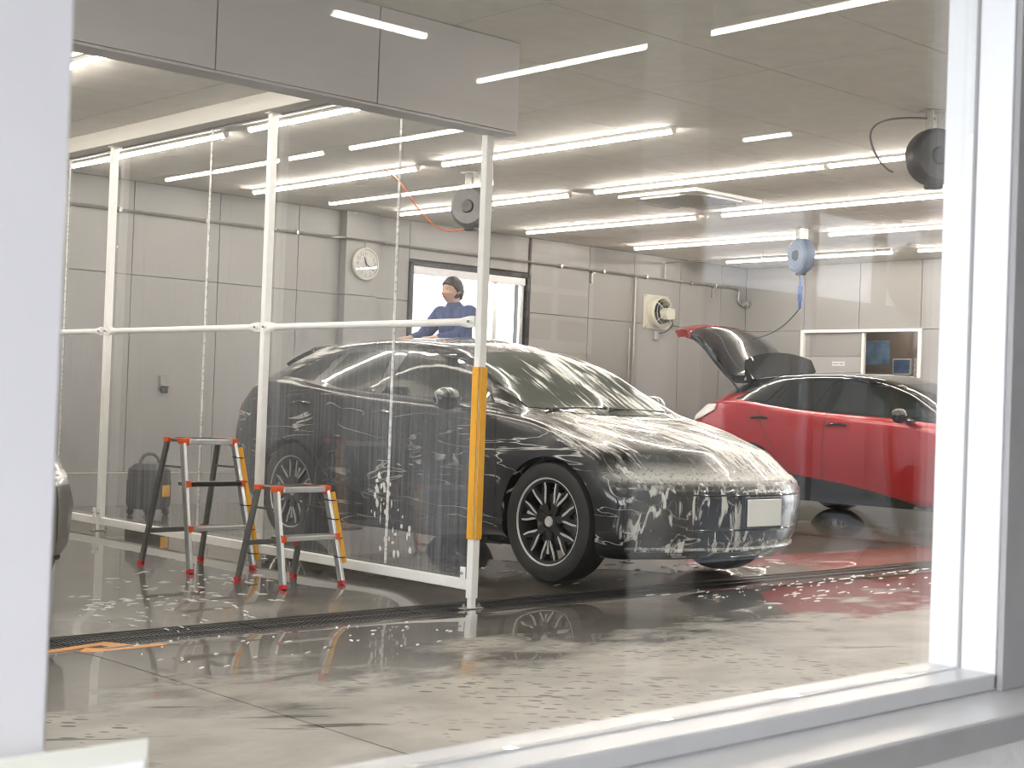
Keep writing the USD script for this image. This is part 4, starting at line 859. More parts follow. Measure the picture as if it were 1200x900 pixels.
# ------------------------------------------------------------------ person on the stool behind the black car
def person(label, loc, rz):
    t = thing('person', label, 'person', loc, rz)
    J = lambda *a: np.array(a, float)
    def bone(a, ra, b, rb):
        def sph(c, r):
            s = trimesh.creation.icosphere(2, r); return s.vertices + c
        return m3.Manifold.hull_points(np.vstack([sph(a, ra), sph(b, rb)]))
    def blend(bones, res=.018, it=14):
        m = bones[0]
        for b in bones[1:]: m = m + b
        q = to_tm(m.refine_to_length(res)); q.merge_vertices(); trimesh.smoothing.filter_taubin(q, .5, .52, it); return q
    # facing local -y; leaning forward with both arms out over the car roof
    pel, che, nek, hd = J(0, .02, .90), J(0, -.03, 1.26), J(0, -.05, 1.44), J(0, -.075, 1.565)
    body = [bone(pel, .135, J(0, -.01, 1.08), .125), bone(J(0, -.01, 1.08), .125, che, .14), bone(J(-.09, 0, .90), .12, J(.09, 0, .90), .12), bone(J(-.13, -.03, 1.32), .085, J(.13, -.03, 1.32), .085), bone(che, .13, nek, .06), bone(nek, .055, hd - [0, 0, .03], .058)]
    arms = []
    for s in (-1, 1):
        sh, el, wr_ = J(s * .19, -.04, 1.36), J(s * .25, -.20, 1.15), J(s * .17, -.42, 1.115)
        arms += [bone(sh, .062, el, .046), bone(el, .045, wr_, .031)]
        hip, kn, an = J(s * .10, .02, .88), J(s * .11, -.01, .47), J(s * .11, .04, .09)
        arms += [bone(hip, .10, kn, .062), bone(kn, .060, an, .042), bone(J(s * .11, .05, .05), .04, J(s * .12, -.12, .035), .034)]
        palm0, palm1 = wr_, wr_ + J(-s * .01, -.085, -.004); arms.append(bone(palm0, .028, palm1 + J(s * .02, 0, 0), .018)); arms.append(bone(palm0, .028, palm1 - J(s * .02, 0, 0), .018))
        for f, (dx, ln) in enumerate(((-.032, .072), (-.011, .082), (.011, .078), (.031, .06))):
            b0 = palm1 + J(dx, .01, 0); b1 = b0 + J(dx * .2, -ln * .55, -.004); b2 = b1 + J(dx * .1, -ln * .45, -.02); arms += [bone(b0, .0095, b1, .0085), bone(b1, .0085, b2, .0075)]
        t0 = wr_ + J(-s * .02, -.03, 0); t1_ = t0 + J(-s * .035, -.03, -.005); arms += [bone(t0, .012, t1_, .010), bone(t1_, .010, t1_ + J(-s * .008, -.03, -.008), .008)]
    head = trimesh.creation.icosphere(4); v = head.vertices; v *= [.078, .097, .118]
    v[:, 0] *= np.interp(v[:, 2], [-.118, -.05, .02, .118], [.70, .88, 1, 1]); v[:, 1] -= np.where((v[:, 1] < 0) & (v[:, 2] < -.02), .012, 0)
    nz = np.exp(-((v[:, 0] / .014) ** 2 + ((v[:, 2] + .022) / .026) ** 2)) * (v[:, 1] < 0); v[:, 1] -= nz * .022
    for s in (-1, 1):
        v[:, 1] += .009 * np.exp(-(((v[:, 0] - s * .032) / .016) ** 2 + ((v[:, 2] - .008) / .011) ** 2)) * (v[:, 1] < 0)
    v[:, 1] -= .005 * np.exp(-((v[:, 0] / .024) ** 2 + ((v[:, 2] + .060) / .008) ** 2)) * (v[:, 1] < 0)
    hm = to_man(trimesh.Trimesh(v + hd, head.faces))
    for s in (-1, 1):
        e = trimesh.creation.icosphere(2); e.apply_scale([.012, .022, .032]); e.apply_translation(hd + [s * .078, .01, -.01]); hm = hm + to_man(e)
    whole = blend(body + arms, .014, 12); W_ = to_man(whole)
    b_ = obj('body', cat([W_ + hm]), 'skin', t, smooth=True)
    for s in (-1, 1):
        e = trimesh.creation.icosphere(2, .0085); e.apply_translation(hd + [s * .032, -.0785, .008]); obj('eye', e, 'eye_white', b_)
        e = trimesh.creation.icosphere(2, .0055); e.apply_translation(hd + [s * .032, -.0865, .008]); obj('pupil', e, 'hair', b_)
    obj('mouth', tube(spline([hd + [x, y, -.062] for x, y in ((-.022, -.090), (0, -.100), (.022, -.090))], 8), .003, 6), 'red_plastic', b_)
    hv = trimesh.creation.icosphere(4); q = hv.vertices; q *= [.088, .107, .126]; keep = (q[:, 2] > np.interp(q[:, 1], [-.1, -.06, 0, .1], [.052, .04, -.03, -.09]))
    q[~keep] *= .80
    q += meshkit.noise(q * 60, 3)[:, None] * .006 * q / np.linalg.norm(q, axis=1)[:, None]
    obj('hair', trimesh.Trimesh(q + hd, hv.faces), 'hair', b_, smooth=True)
    # overalls: shirt and trousers as loose copies of the same limbs
    sh = [bone(pel + [0, 0, .06], .145, J(0, -.01, 1.08), .14), bone(J(0, -.01, 1.08), .14, che, .155), bone(J(-.135, -.03, 1.33), .095, J(.135, -.03, 1.33), .095), bone(che + [0, 0, .08], .12, nek - [0, 0, .03], .078)]
    for s in (-1, 1): sh += [bone(J(s * .19, -.04, 1.36), .078, J(s * .25, -.20, 1.15), .062), bone(J(s * .25, -.20, 1.15), .060, J(s * .19, -.36, 1.123), .046)]
    obj('shirt', blend(sh, .02, 10), 'navy_cloth', t, smooth=True)
    tr = [bone(J(-.09, 0, .92), .135, J(.09, 0, .92), .135)]
    for s in (-1, 1): tr += [bone(J(s * .10, .02, .88), .118, J(s * .11, -.01, .47), .080), bone(J(s * .11, -.01, .47), .078, J(s * .11, .04, .11), .068)]
    obj('trousers', blend(tr, .02, 10), 'dark_cloth', t, smooth=True)
    for s in (-1, 1): obj('shoe', blend([bone(J(s * .11, .06, .05), .05, J(s * .12, -.13, .04), .04), bone(J(s * .11, .05, .05), .05, J(s * .11, .05, .09), .048)], .02, 6), 'shoe', t, smooth=True)
    return t
person('person in a navy shirt with dark hair leaning over the black car', (8.50, 9.86, .505), -90)

# ------------------------------------------------------------------ wall clock, pipe, fan, air conditioner, hose reels
def make_clock():
    t = thing('wall_clock', 'round white wall clock on the grey pillar of the back wall', 'clock', (9.43, Y1 - .10, 2.52))
    obj('case', lathe([(0, 0), (.165, 0), (.175, -.012), (.172, -.034), (.160, -.040), (.152, -.034), (.152, -.028), (0, -.028)], 'y', 48), 'ivory_metal', t)
    obj('dial', cyl((0, -.029, 0), (0, -.031, 0), .151, 48), 'clock_white', t)
    for k in range(1, 13):
        m = meshkit.text_mesh(str(k), .030, .001); c = m.bounds.mean(0); m.apply_translation(-c); m.apply_transform(trimesh.transformations.rotation_matrix(np.pi / 2, [1, 0, 0]))
        a = math.radians(90 - 30 * k); m.apply_translation([.115 * math.cos(a), -.0325, .115 * math.sin(a)]); obj('numeral', m, 'black_print', t, smooth=False)
    obj('minute_marks', [xf(bx(.137, .147, -.0325, -.031, -.0012, .0012), ry=6 * k) for k in range(60)], 'black_print', t, smooth=False)
    for nm, ang, ln, w in (('hour_hand', 90 - 340, .075, .007), ('minute_hand', 90 - 6 * 20.5, .115, .005)):
        d = np.array([math.cos(math.radians(ang)), 0, math.sin(math.radians(ang))]); obj(nm, bar(-d * .02 + [0, -.035, 0], d * ln + [0, -.035, 0], w * 2, .002, (0, 1, 0)), 'black_print', t)
    obj('hand_pin', cyl((0, -.031, 0), (0, -.038, 0), .006, 12), 'black_print', t)
    obj('crystal', cyl((0, -.039, 0), (0, -.040, 0), .15, 40), 'lens_clear', t)
    obj('hanger', [cyl((0, -.012, .17), (0, -.012, .245), .006, 8), rbx(-.03, .03, -.02, -.002, .235, .25, .002)], 'zinc', t)
make_clock()
pipe = thing('conduit', 'long galvanised conduit pipe clipped along the back wall below the ceiling', 'pipe')
zc = 2.775; yp = Y1 - .032
obj('pipe_run', [tube([(X0 + .1, yp, zc), (9.05, yp, zc), (9.12, yp - .11, zc), (9.66, yp - .11, zc), (9.74, yp, zc), (15.86, yp, zc)], .013, 8)], 'zinc', pipe)
obj('pipe_drop', [tube(spline([(15.86, yp, zc), (15.90, yp, zc - .03), (15.90, yp, 2.61), (15.94, yp, 2.57), (X2 - .10, yp, 2.57)], 30), .013, 8)], 'zinc', pipe)
obj('pipe_riser', [cyl((14.36, yp, zc), (14.36, yp, 2.99), .011, 8), cyl((14.36, yp, 2.99), (14.36, 9.2, 2.99), .011, 8)], 'zinc', pipe)
obj('pipe_drop', [cyl((13.80, yp, .32), (13.80, yp, zc), .012, 8), cyl((13.72, yp, .32), (13.72, yp, 2.1), .010, 8)], 'zinc', pipe)
obj('wall_flange', [cyl((X2 - .001, yp - .02, 2.57), (X2 - .05, yp - .02, 2.57), .05, 18), cyl((X2 - .05, yp - .02, 2.57), (X2 - .13, yp - .02, 2.57), .03, 14)], 'zinc', pipe)
for x in (6.6, 7.53, 8.6, 12.45, 13.2, 14.0, 14.9, 15.4): obj('pipe_clamp', [rbx(x - .015, x + .015, yp - .02, Y1 - .001, zc - .022, zc + .022, .003)], 'zinc', pipe)
for x in (13.0, 15.35): obj('pipe_bracket', [rbx(x - .012, x + .012, yp - .005, Y1 - .001, zc - .16, zc - .02, .002), rbx(x - .012, x + .05, yp - .005, Y1 - .001, zc - .04, zc - .02, .002)], 'zinc', pipe)
obj('hanger_bolt', [cyl((14.36, q, 2.99), (14.36, q, CEIL - .001), .006, 6) for q in (9.4, 11.0)] + [rbx(14.34, 14.38, q - .015, q + .015, 2.97, 3.01, .003) for q in (9.4, 11.0)], 'chrome', pipe)

def make_fan():
    t = thing('wall_fan', 'ivory wall-mounted ventilating fan on the back wall right of the black car', 'fan', (14.24, Y1, 2.34))
    obj('mounting_plate', [rbx(-.25, .25, -.02, 0, -.22, .22, .004)], 'ivory_metal', t)
    obj('cowl', lathe([(.165, 0), (.205, -.02), (.205, -.11), (.175, -.13), (.165, -.12), (.165, -.02), (.165, 0)], 'y', 40), 'ivory_metal', t)
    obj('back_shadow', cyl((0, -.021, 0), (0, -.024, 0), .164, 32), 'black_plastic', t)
    hub = obj('hub', cyl((0, -.05, 0), (0, -.10, 0), .035, 18), 'dark_trim', t)
    for k in range(4):
        a = math.pi / 2 * k + .4; P = []
        for r in (.03, .09, .155):
            for da, y in ((-.35, -.055), (.35, -.095)):
                for e in (0, .004): P.append((r * math.cos(a + da), y + e, r * math.sin(a + da)))
        obj('blade', hull(P), 'dark_trim', hub)
    obj('motor', [cyl((.02, -.12, -.02), (.02, -.23, -.02), .075, 20), rbx(-.03, .12, -.235, -.15, -.10, .04, .012)], 'ivory_metal', t)
    gd = [tube([(r * math.cos(q), -.145 - .03 * (1 - r / .2), r * math.sin(q)) for q in np.linspace(0, 2 * np.pi, 36, endpoint=False)], .003, 5, closed=True) for r in (.10, .15, .20)]
    obj('guard', gd + [cyl((.2 * math.cos(q), -.125, .2 * math.sin(q)), (.03 * math.cos(q), -.19, .03 * math.sin(q)), .005, 6) for q in (.7, 2.4, 3.9, 5.5)], 'ivory_metal', t)
    obj('cable', tube(spline([(.08, -.2, -.10), (.14, -.16, -.17), (.12, -.08, -.24), (.02, -.03, -.27)], 18), .007, 6), 'black_plastic', t)
    obj('socket_box', rbx(-.05, .02, -.05, 0, -.36, -.25, .006), 'zinc', t)
    for sx in (-.23, .23):
        for sz in (-.2, .2): obj('anchor_bolt', cyl((sx, -.019, sz), (sx, -.034, sz), .012, 8), 'zinc', t)
make_fan()
ac = thing('ceiling_air_conditioner', 'square four-way cassette air conditioner in the ceiling', 'air conditioner', (10.47, 8.89, CEIL))
obj('fascia_panel', [bx(-.475, .475, -.475, -.30, -.03, 0), bx(-.475, .475, .30, .475, -.03, 0), bx(-.475, -.30, -.30, .30, -.03, 0), bx(.30, .475, -.30, .30, -.03, 0)], 'white_paint', ac)
obj('return_grille', [bx(-.298, .298, q - .006, q + .006, -.034, -.01) for q in np.arange(-.28, .29, .03)], 'beam_paint', ac, smooth=False)
for k in range(4):
    v = obj('air_vane', xf(hull([(-.25, -.43, -.032), (.25, -.43, -.032), (.27, -.345, -.032), (-.27, -.345, -.032), (-.22, -.425, -.05), (.22, -.425, -.05), (.24, -.37, -.038), (-.24, -.37, -.038)]), rz=90 * k), 'lamp_white', ac)
    obj('outlet_slot', xf(bx(-.27, .27, -.44, -.335, -.0315, -.029), rz=90 * k), 'dark_trim', ac)

def make_reel(label, loc, rz, shell, hose_pts, hose_mat, plug=False):
    t = thing('hose_reel', label, 'hose reel', loc, rz, 'hose reels hung from the bay ceiling')
    obj('ceiling_bracket', [rbx(-.06, .06, -.09, .09, -.008, 0, .002), rbx(-.05, .05, -.045, -.037, -.22, 0, .002), rbx(-.05, .05, .037, .045, -.22, 0, .002)], 'zinc', t)
    obj('shell', cat([lathe([(0, -.075), (.15, -.075), (.178, -.055), (.185, -.03), (.185, .03), (.178, .055), (.15, .075), (0, .075)], 'x', 40)]).apply_translation([0, 0, -.30]), shell, t)
    obj('hub_cap', [cyl((s * .074, 0, -.30), (s * .09, 0, -.30), .06, 24, .05) for s in (-1, 1)], 'dark_trim', t)
    obj('hose_guide', rbx(-.04, .04, -.05, .05, -.505, -.46, .008), 'black_plastic', t)
    if hose_pts is not None: obj('hose', tube(spline(hose_pts, 40), .0065, 8), hose_mat, t)
    if plug: 
        q = obj('connector', [cyl((0, 0, -.62), (0, 0, -.78), .024, 14), cyl((0, 0, -.78), (0, 0, -.86), .016, 12), cyl((0, 0, -.52), (0, 0, -.62), .012, 10)], 'blue_plastic', t, label='blue hose connector')
        obj('pull_cord', tube(spline([(0, 0, -.86), (-.05, .05, -.95), (-.25, .1, -1.12), (-.45, .2, -1.2)], 20), .005, 6), 'dark_trim', t)
    return t
make_reel('dark hose reel with an orange hose, seen beside the front post of the screen', (8.30, 9.50, CEIL), 20, 'reel_dark', [(0, .05, -.47), (-.14, .22, -.50), (-.26, .36, -.36), (-.40, .48, -.14), (-.55, .55, -.04)], 'hose_orange')
make_reel('pale blue hose reel with a blue connector, hung above the red car', (12.80, 9.30, CEIL), -20, 'reel_blue', [(0, .02, -.50), (0, 0, -.6)], 'dark_trim', True)
make_reel('dark hose reel at the right, cut off by the window frame', (8.36, 5.06, CEIL), 60, 'reel_dark', [(0, 0, -.05), (.05, .25, -.06), (.0, .45, -.18), (-.04, .40, -.36), (-.02, .30, -.42)], 'cover_grey')

# things at the foot of the back wall
ws = thing('canister_vacuum', 'dark wet vacuum with a yellow label behind the screen at the left', 'vacuum cleaner', (6.42, 11.5, 0), 20)
obj('tank', lathe([(0, .06), (.17, .06), (.19, .10), (.19, .30), (.18, .33), (0, .33)], 'z', 32), 'black_plastic', ws); obj('motor_head', lathe([(0, .33), (.185, .33), (.18, .40), (.12, .45), (0, .46)], 'z', 32), 'dark_trim', ws)
obj('carry_handle', tube(spline([(-.12, 0, .43), (-.10, 0, .50), (.10, 0, .50), (.12, 0, .43)], 16), .014, 8), 'black_plastic', ws); obj('label_plate', rbx(-.05, .05, -.197, -.19, .17, .27, .003), 'yellow_foam', ws, label='yellow label')
for a in (45, 135, 225, 315): obj('castor', [cyl((.15 * math.cos(math.radians(a)) - .012, .15 * math.sin(math.radians(a)), .032), (.15 * math.cos(math.radians(a)) + .012, .15 * math.sin(math.radians(a)), .032), .032, 14), cyl((.15 * math.cos(math.radians(a)), .15 * math.sin(math.radians(a)), .03), (.15 * math.cos(math.radians(a)), .15 * math.sin(math.radians(a)), .07), .012, 8)], 'black_plastic', ws)
ou = thing('wall_outlet', 'small grey weatherproof outlet box low on the back wall left of the black car', 'outlet', (7.14, Y1, 1.17))
obj('outlet_box', hull([(-.05, 0, -.07), (.05, 0, -.07), (-.05, 0, .07), (.05, 0, .07), (-.045, -.05, -.03), (.045, -.05, -.03), (-.045, -.035, .06), (.045, -.035, .06)]), 'cover_grey', ou); obj('outlet_plug', [rbx(-.03, .03, -.06, -.01, -.10, -.05, .006)], 'dark_trim', ou)

# office opening in the right wall
w3 = struct('window_3', 'white framed office opening in the right wall')
for b_ in ((X2 - .025, X2 + .12, OY0 - .03, OY0 + .02, OZ0, OZ1), (X2 - .025, X2 + .12, OY1 - .02, OY1 + .03, OZ0, OZ1), (X2 - .025, X2 + .12, OY0 - .03, OY1 + .03, OZ1 - .01, OZ1 + .03), (X2 - .025, X2 + .12, OY0 - .03, OY1 + .03, OZ0 - .03, OZ0 + .02), (X2 + .01, X2 + .06, OYM - .02, OYM + .02, OZ0, OZ1)):
    obj('frame', rbx(*b_, .003), 'white_paint', w3)
obj('closed_panel', bx(X2 + .02, X2 + .05, OYM + .02, OY1 - .02, 1.86, OZ1 - .01), 'wall_panel', w3); obj('lower_panel', bx(X2 + .015, X2 + .05, OYM + .02, OY1 - .02, OZ0 + .02, 1.855), 'sill_white', w3)
obj('glazing', bx(X2 + .03, X2 + .036, OY0 + .02, OYM - .02, OZ0 + .02, OZ1 - .01), 'window_glass', w3)
for nm, lb, b_ in (('wall_office', 'brown rear wall of the office', (X2 + 1.6, X2 + 1.7, OY0 - 1.5, OY1 + 1.2, .2, 2.5)), ('wall_office', 'brown near side wall of the office', (X2 + .2, X2 + 1.7, OY0 - 1.6, OY0 - 1.5, .2, 2.5)), ('wall_office', 'brown far side wall of the office', (X2 + .2, X2 + 1.7, OY1 + 1.2, OY1 + 1.3, .2, 2.5)),
                   ('ceiling', 'office ceiling', (X2 + .2, X2 + 1.7, OY0 - 1.6, OY1 + 1.3, 2.5, 2.6)), ('floor', 'office floor', (X2 + .2, X2 + 1.7, OY0 - 1.6, OY1 + 1.3, .1, .2))):
    obj('office_shell', bx(*b_), 'interior_brown', struct(nm, lb), smooth=False)
desk = thing('office_desk', 'dark counter inside the office opening', 'counter', (X2 + .75, 10.3, .201)); obj('counter_top', rbx(-.30, .30, -1.0, 1.0, 1.38, 1.42, .006), 'interior_brown', desk); obj('counter_front', [bx(-.27, .27, -.97, .97, 0, 1.379)], 'dark_trim', desk)
make_lamp('ceiling_light', 'tube light inside the office behind the opening', (X2 + .95, 10.6, 2.5), 1.2, 'tube_glow', 'office tube lights')
mo = thing('monitor', 'small white framed monitor standing on the office counter', 'monitor', (X2 + .62, 10.49, 1.621), 0)
obj('bezel', rbx(-.02, .02, -.135, .135, .03, .24, .005), 'white_frame', mo); obj('display', bx(-.024, -.019, -.118, .118, .045, .225), 'screen_blue', mo); obj('stand', [rbx(-.05, .05, -.08, .08, 0, .012, .003), cyl((.01, 0, .01), (.01, 0, .06), .015, 10)], 'white_frame', mo)
po = thing('poster', 'blue poster on the brown wall inside the office opening', 'poster', (X2 + 1.598, 11.53, 1.99)); obj('poster_sheet', bx(-.004, 0, -.22, .22, -.17, .17), 'poster_blue', po)
sg_ = thing('sign_plate', 'small white lettered plate on the panel beside the office opening', 'sign', (X2 + .015, 11.06, 1.765)); obj('plate', rbx(-.006, 0, -.10, .10, -.028, .028, .002), 'paper', sg_)
tm = meshkit.text_mesh('STAFF ONLY', .022, .001); c = tm.bounds.mean(0); tm.apply_translation(-c); tm.apply_transform(np.array([[0, 0, -1, -.0065], [-1, 0, 0, 0], [0, 1, 0, 0], [0, 0, 0, 1.0]])); obj('lettering', tm, 'black_print', sg_, smooth=False)

# ================================================================== THE WINDOW AND THE WAITING ROOM BEHIND THE CAMERA
YW, JX, MX0, MX1, SZ, HZ = 1.062, 1.850, .39, .4785, .737, 2.45
wf = struct('wall_front', 'wall with the viewing window')
LX = -1.1
for a, b, c, d in ((X0 - .2, LX - .05, -.2, CEIL + .1), (JX + .12, 3.4, -.2, SZ - .056), (JX + .12, 3.4, SZ - .02, CEIL + .1), (3.4, 7.2, -.2, SZ - .04), (3.4, 7.2, HZ + .05, CEIL + .1), (7.2, X2 + .2, -.2, CEIL + .1), (LX - .05, JX + .12, -.2, SZ - .056), (LX - .05, JX + .12, HZ + .05, CEIL + .1)):
    obj('wall_core', bx(a, b, 1.003, Y0, c, d), 'room_wall', wf)
obj('jamb_cover', bx(JX + .003, JX + 1.5, .992, 1.0005, SZ - .0215, 2.64), 'cover_grey', wf, label='grey cover beside the window')
obj('wallpaper', [bx(-1.15, 3.38, .985, .999, .0, SZ - .075)], 'wallpaper', wf)
w1 = struct('window_1', 'white aluminium viewing window')
obj('jamb', rbx(JX, JX + .13, 1.002, 1.1035, SZ - .02, HZ, .001), 'white_frame', w1); obj('jamb_stop', rbx(JX - .003, JX + .002, 1.053, 1.058, SZ, HZ, .001), 'cover_grey', w1)
obj('mullion', rbx(MX0, MX1, .988, 1.10, SZ - .02, HZ, .003), 'mullion_white', w1)
obj('bottom_rail', rbx(LX, JX + .05, 1.002, 1.105, SZ - .022, SZ, .002), 'sill_white', w1); obj('bottom_bead', rbx(MX1, JX, 1.053, 1.058, SZ - .001, SZ + .002, .001), 'sill_white', w1)
obj('head_rail', rbx(LX, JX, .99, 1.10, HZ, HZ + .05, .003), 'white_frame', w1); obj('left_jamb', rbx(LX - .05, LX, .99, 1.10, SZ - .02, HZ, .003), 'white_frame', w1)
obj('window_pane', bx(MX1 + .002, JX - .001, YW - .003, YW + .003, SZ + .001, HZ - .001), 'window_glass', w1, smooth=False)
obj('window_pane', bx(LX + .001, MX0 - .002, YW - .003, YW + .003, SZ + .001, HZ - .001), 'window_glass', w1, smooth=False)
obj('sill_board', rbx(-1.15, 3.3, .904, 1.06, SZ - .054, SZ - .0225, .004), 'sill_white', w1)
obj('sill_edge', rbx(-1.15, 3.3, .900, .9035, SZ - .056, SZ - .024, .0015), 'cover_grey', w1)
cs = thing('card_stand', 'white paper card in a clear acrylic stand on the sill at the lower left', 'card stand', (.366, .945, SZ - .022))
obj('paper_card', rbx(-.165, .166, -.003, .001, .006, .100, .001), 'paper', cs); obj('acrylic_back', rbx(-.17, .171, .0015, .005, .0, .1145, .001), 'acrylic_edge', cs); obj('acrylic_foot', rbx(-.17, .171, -.04, .02, 0, .004, .001), 'acrylic_edge', cs)

RX0, RX1, RY0, RZ = -1.2, 13.0, -3.6, 2.65
w6 = struct('window_6', 'second viewing window of the waiting room')
for b_ in ((3.4, 3.46, 1.0, 1.10, SZ, HZ), (7.14, 7.2, 1.0, 1.10, SZ, HZ), (3.4, 7.2, 1.0, 1.10, SZ - .04, SZ + .01), (3.4, 7.2, 1.0, 1.10, HZ, HZ + .05), (5.27, 5.33, 1.0, 1.10, SZ, HZ)): obj('frame', rbx(*b_, .003), 'white_frame', w6)
obj('window_pane', bx(3.46, 7.14, YW - .003, YW + .003, SZ + .01, HZ), 'window_glass', w6, smooth=False)
rf = struct('floor', 'waiting room floor'); obj('floor_finish', bx(RX0 - .2, RX1 + .2, RY0 - .2, .985, -.2, 0), 'room_floor', rf)
rc = struct('ceiling', 'waiting room ceiling'); obj('ceiling_sheet', bx(RX0 - .2, RX1 + .2, RY0 - .2, .999, RZ, RZ + .12), 'room_ceiling', rc)
def holed(st, axis, at0, at1, u0, u1, holes, mat='room_wall', z1=RZ):
    u = u0
    for a, b, c, d in sorted(holes) + [(u1, u1, 0, 0)]:
        for p, q, r_, s_ in ((u, a, 0, z1), (a, b, 0, c), (a, b, d, z1)):
            if q - p > 1e-6 and s_ - r_ > 1e-6:
                obj('wall_block', bx(p, q, at0, at1, r_, s_) if axis == 'x' else bx(at0, at1, p, q, r_, s_), mat, st, smooth=False)
        u = b
rb = struct('wall_rear', 'waiting room rear wall with street windows')
BWIN = [(6.45, 12.6, .10, 2.50)]
holed(rb, 'x', RY0 - .15, RY0, RX0 - .2, RX1 + .2, BWIN)
rl = struct('wall_side', 'waiting room side wall with a wide street window'); holed(rl, 'y', RX0 - .15, RX0, RY0, .985, [(-3.45, .90, .06, 2.55)])
rr = struct('wall_end', 'waiting room end wall'); obj('wall_block', bx(RX1, RX1 + .15, RY0, .985, 0, RZ), 'room_wall', rr)
def street_window(label, axis, at, u0, u1, z0, z1, mull):
    t = struct('window_4' if axis == 'x' else 'window_5', label)
    def b_(a, b, c, d, y0=-.11, y1=-.03): return rbx(a, b, at + y0, at + y1, c, d, .003) if axis == 'x' else rbx(at + y0, at + y1, a, b, c, d, .003)
    for a, b, c, d in [(u0, u0 + .05, z0, z1), (u1 - .05, u1, z0, z1), (u0, u1, z0, z0 + .05), (u0, u1, z1 - .05, z1)] + [(m - .035, m + .035, z0, z1) for m in mull]: obj('frame', b_(a, b, c, d), 'white_frame', t)
    obj('window_pane', b_(u0 + .03, u1 - .03, z0 + .03, z1 - .03, -.075, -.069), 'tinted_pane' if axis == 'x' else 'window_glass', t, smooth=False)
street_window('street window of the waiting room', 'x', RY0, 6.45, 12.6, .10, 2.50, [8.08, 10.3]); street_window('wide street window of the waiting room', 'y', RX0, -3.45, .90, .06, 2.55, [-2.0])
pc = struct('trim_3', 'white square pillar in the waiting room'); obj('pillar', rbx(3.50, 3.655, -1.06, -.905, 0, RZ, .006), 'white_paint', pc)
make_lamp('ceiling_light', 'tube light of the waiting room mirrored at the top right of the window glass', (4.60, -1.93, RZ), 2.40, 'room_tube_glow', 'tube lights of the waiting room', 0, .014)
make_lamp('ceiling_light', 'short tube light of the waiting room mirrored over the grey fascia', (3.64, -2.66, RZ), .5, 'room_tube_glow', 'tube lights of the waiting room', 90, .016)
make_lamp('ceiling_light', 'short tube light of the waiting room mirrored above the red car', (6.54, -2.88, RZ), .34, 'room_tube_glow', 'tube lights of the waiting room', 0, .014)
# rubber plant whose leaves mirror dark in the pane
pl = thing('rubber_plant', 'broad leaved rubber plant in a pot whose dark reflection shows at the right', 'plant', (2.86, .39, 0))
obj('pot', lathe([(0, 0), (.12, 0), (.15, .28), (.155, .30), (.14, .30), (.135, .26), (0, .26)], 'z', 32), 'pot', pl); obj('soil', cyl((0, 0, .24), (0, 0, .265), .134, 24), 'soil', pl)
stem = spline([(0, 0, .25), (.02, 0, .55), (-.04, -.01, .78), (-.10, -.02, 1.0), (-.08, 0, 1.25)], 24); obj('stem', tube(stem, np.linspace(.016, .008, 24), 8), 'stem', pl)
obj('branch', tube(spline([(-.03, 0, .72), (-.10, .02, .76), (-.26, .03, .866), (-.44, .02, .885)], 14), .009, 8), 'stem', pl)
def leaf(c, L, wd, dirv, nrm):
    d = np.asarray(dirv, float); d /= np.linalg.norm(d); n = np.asarray(nrm, float); n -= d * (n @ d); n /= np.linalg.norm(n); s = np.cross(d, n); V, F = [], []
    for i, u in enumerate(np.linspace(0, 1, 11)):
        w = wd / 2 * math.sin(math.pi * min(1, u * .97 + .02)) ** .75
        for v in (-1, -.5, 0, .5, 1): V.append(np.asarray(c) + d * L * u + s * w * v + n * (abs(v) * w * .25 - .06 * L * u * u))
    for i in range(10):
        for j in range(4): a = i * 5 + j; F += [(a, a + 1, a + 6), (a, a + 6, a + 5)]
    V = np.array(V); N = len(V); F = np.array(F); loop = [0, 1, 2, 3, 4] + [i * 5 + 4 for i in range(1, 11)] + [53, 52, 51, 50] + [i * 5 for i in range(9, 0, -1)]
    F2 = [f for a, b in zip(loop, loop[1:] + loop[:1]) for f in ((a, a + N, b + N), (a, b + N, b))]
    return trimesh.Trimesh(np.vstack([V, V - n * .0012]), np.vstack([F, F[:, ::-1] + N, F2]), process=False)
FACE = (-.68, .73, .1)
for c, L, wd, d in (((-.10, .02, 1.29), .17, .125, (-.05, 0, 1)), ((-.10, .02, 1.24), .17, .12, (-.75, -.2, -.25)), ((-.44, .02, .90), .11, .115, (-.25, -.1, -1)), ((-.09, .02, .98), .14, .11, (-.1, .2, -.9)), ((-.06, .02, .80), .16, .10, (-.8, -.3, -.25)), ((.0, .02, 1.05), .18, .12, (.6, .4, .3)), ((0, 0, .7), .18, .12, (.7, .3, .2)), ((-.06, 0, 1.1), .17, .11, (.3, -.6, .5))):
    obj('leaf', leaf(c, L, wd, d, FACE), 'leaf', pl, smooth=True)
nbd = thing('notice_board', 'white notice board with rows of grey cards on the waiting room rear wall', 'notice board', (5.62, RY0, 1.68))
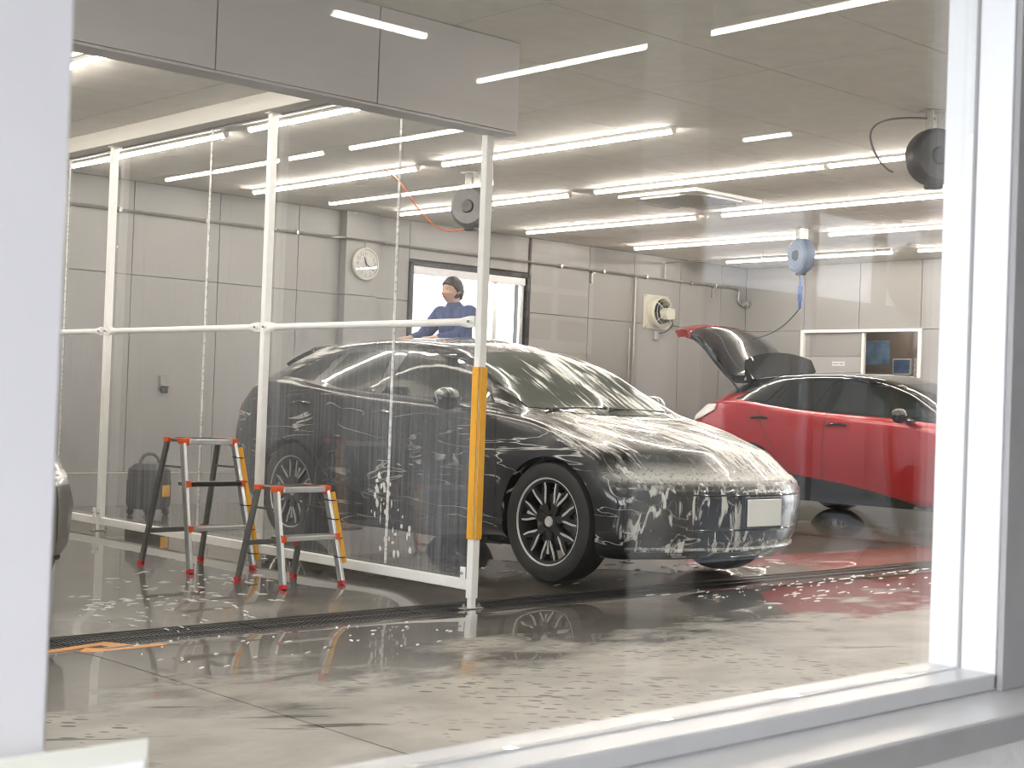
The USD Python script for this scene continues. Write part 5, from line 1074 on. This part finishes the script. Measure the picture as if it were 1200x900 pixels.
obj('board', rbx(-.32, .30, 0, .015, -.30, .32, .003), 'paper', nbd)
for i in range(2):
    for j in range(3): obj('card', bx(-.26 + .28 * i, -.03 + .28 * i, .015, .018, -.24 + .145 * j, -.13 + .145 * j), 'grey_block', nbd)
for i in range(2): obj('heading', bx(-.26 + .28 * i, -.05 + .28 * i, .015, .018, .22, .27), 'pink_block', nbd)
# outside: ground, a low building across the street, poles and wires
sb = thing('street_building', 'low beige building across the street from the waiting room', 'building', (14, -15.5, -.45))
obj('facade', bx(-16, 22, -4, 0, 0, 3.75), 'wood_post', sb); obj('parapet', rbx(-16.1, 22.1, -4.1, .1, 3.75, 3.95, .02), 'grey_block', sb)
for q in range(9): obj('facade_window', rbx(-14 + 4 * q, -12.2 + 4 * q, .0, .03, 1.3, 2.7, .01), 'tinted_glass', sb)
og = struct('ground', 'asphalt outside'); obj('asphalt', bx(-40, 50, -60, 40, -.6, -.45), 'concrete_out', og)
for k, (x, y) in enumerate(((10.5, -13.0), (24.0, -13.5))):
    u = thing('utility_pole', ['concrete utility pole across the street, nearer the window post', 'concrete utility pole across the street, farther to the right'][k], 'utility pole', (x, y, -.45))
    obj('pole', cyl((0, 0, 0), (0, 0, 9.0), .17, 14, .11), 'wood_post', u)
    for z in (8.2, 7.4): obj('cross_arm', [rbx(-.06, .06, -.7, .7, z, z + .1, .01)] + [cyl((0, q, z + .1), (0, q, z + .25), .04, 8) for q in (-.6, 0, .6)], 'zinc', u)
for k, (z, y) in enumerate(((8.55, -13.9), (8.55, -12.3), (7.75, -13.9), (5.6, -12.6), (5.1, -12.5))):
    x = np.linspace(-10, 40, 60); s = z - .5 * (1 - ((x - 17.25) / 6.75 % 2 - 1) ** 2)
    tag(obj('power_line', tube(np.c_[x, np.full(60, y), s], .03 if k < 3 else .05, 5), 'black_plastic'), f'dark overhead cable across the street, {["high one farther out", "high one nearer in", "middle one on the lower arms", "thick one above the lowest", "thick lowest one"][k]}', 'cable', 'overhead cables')
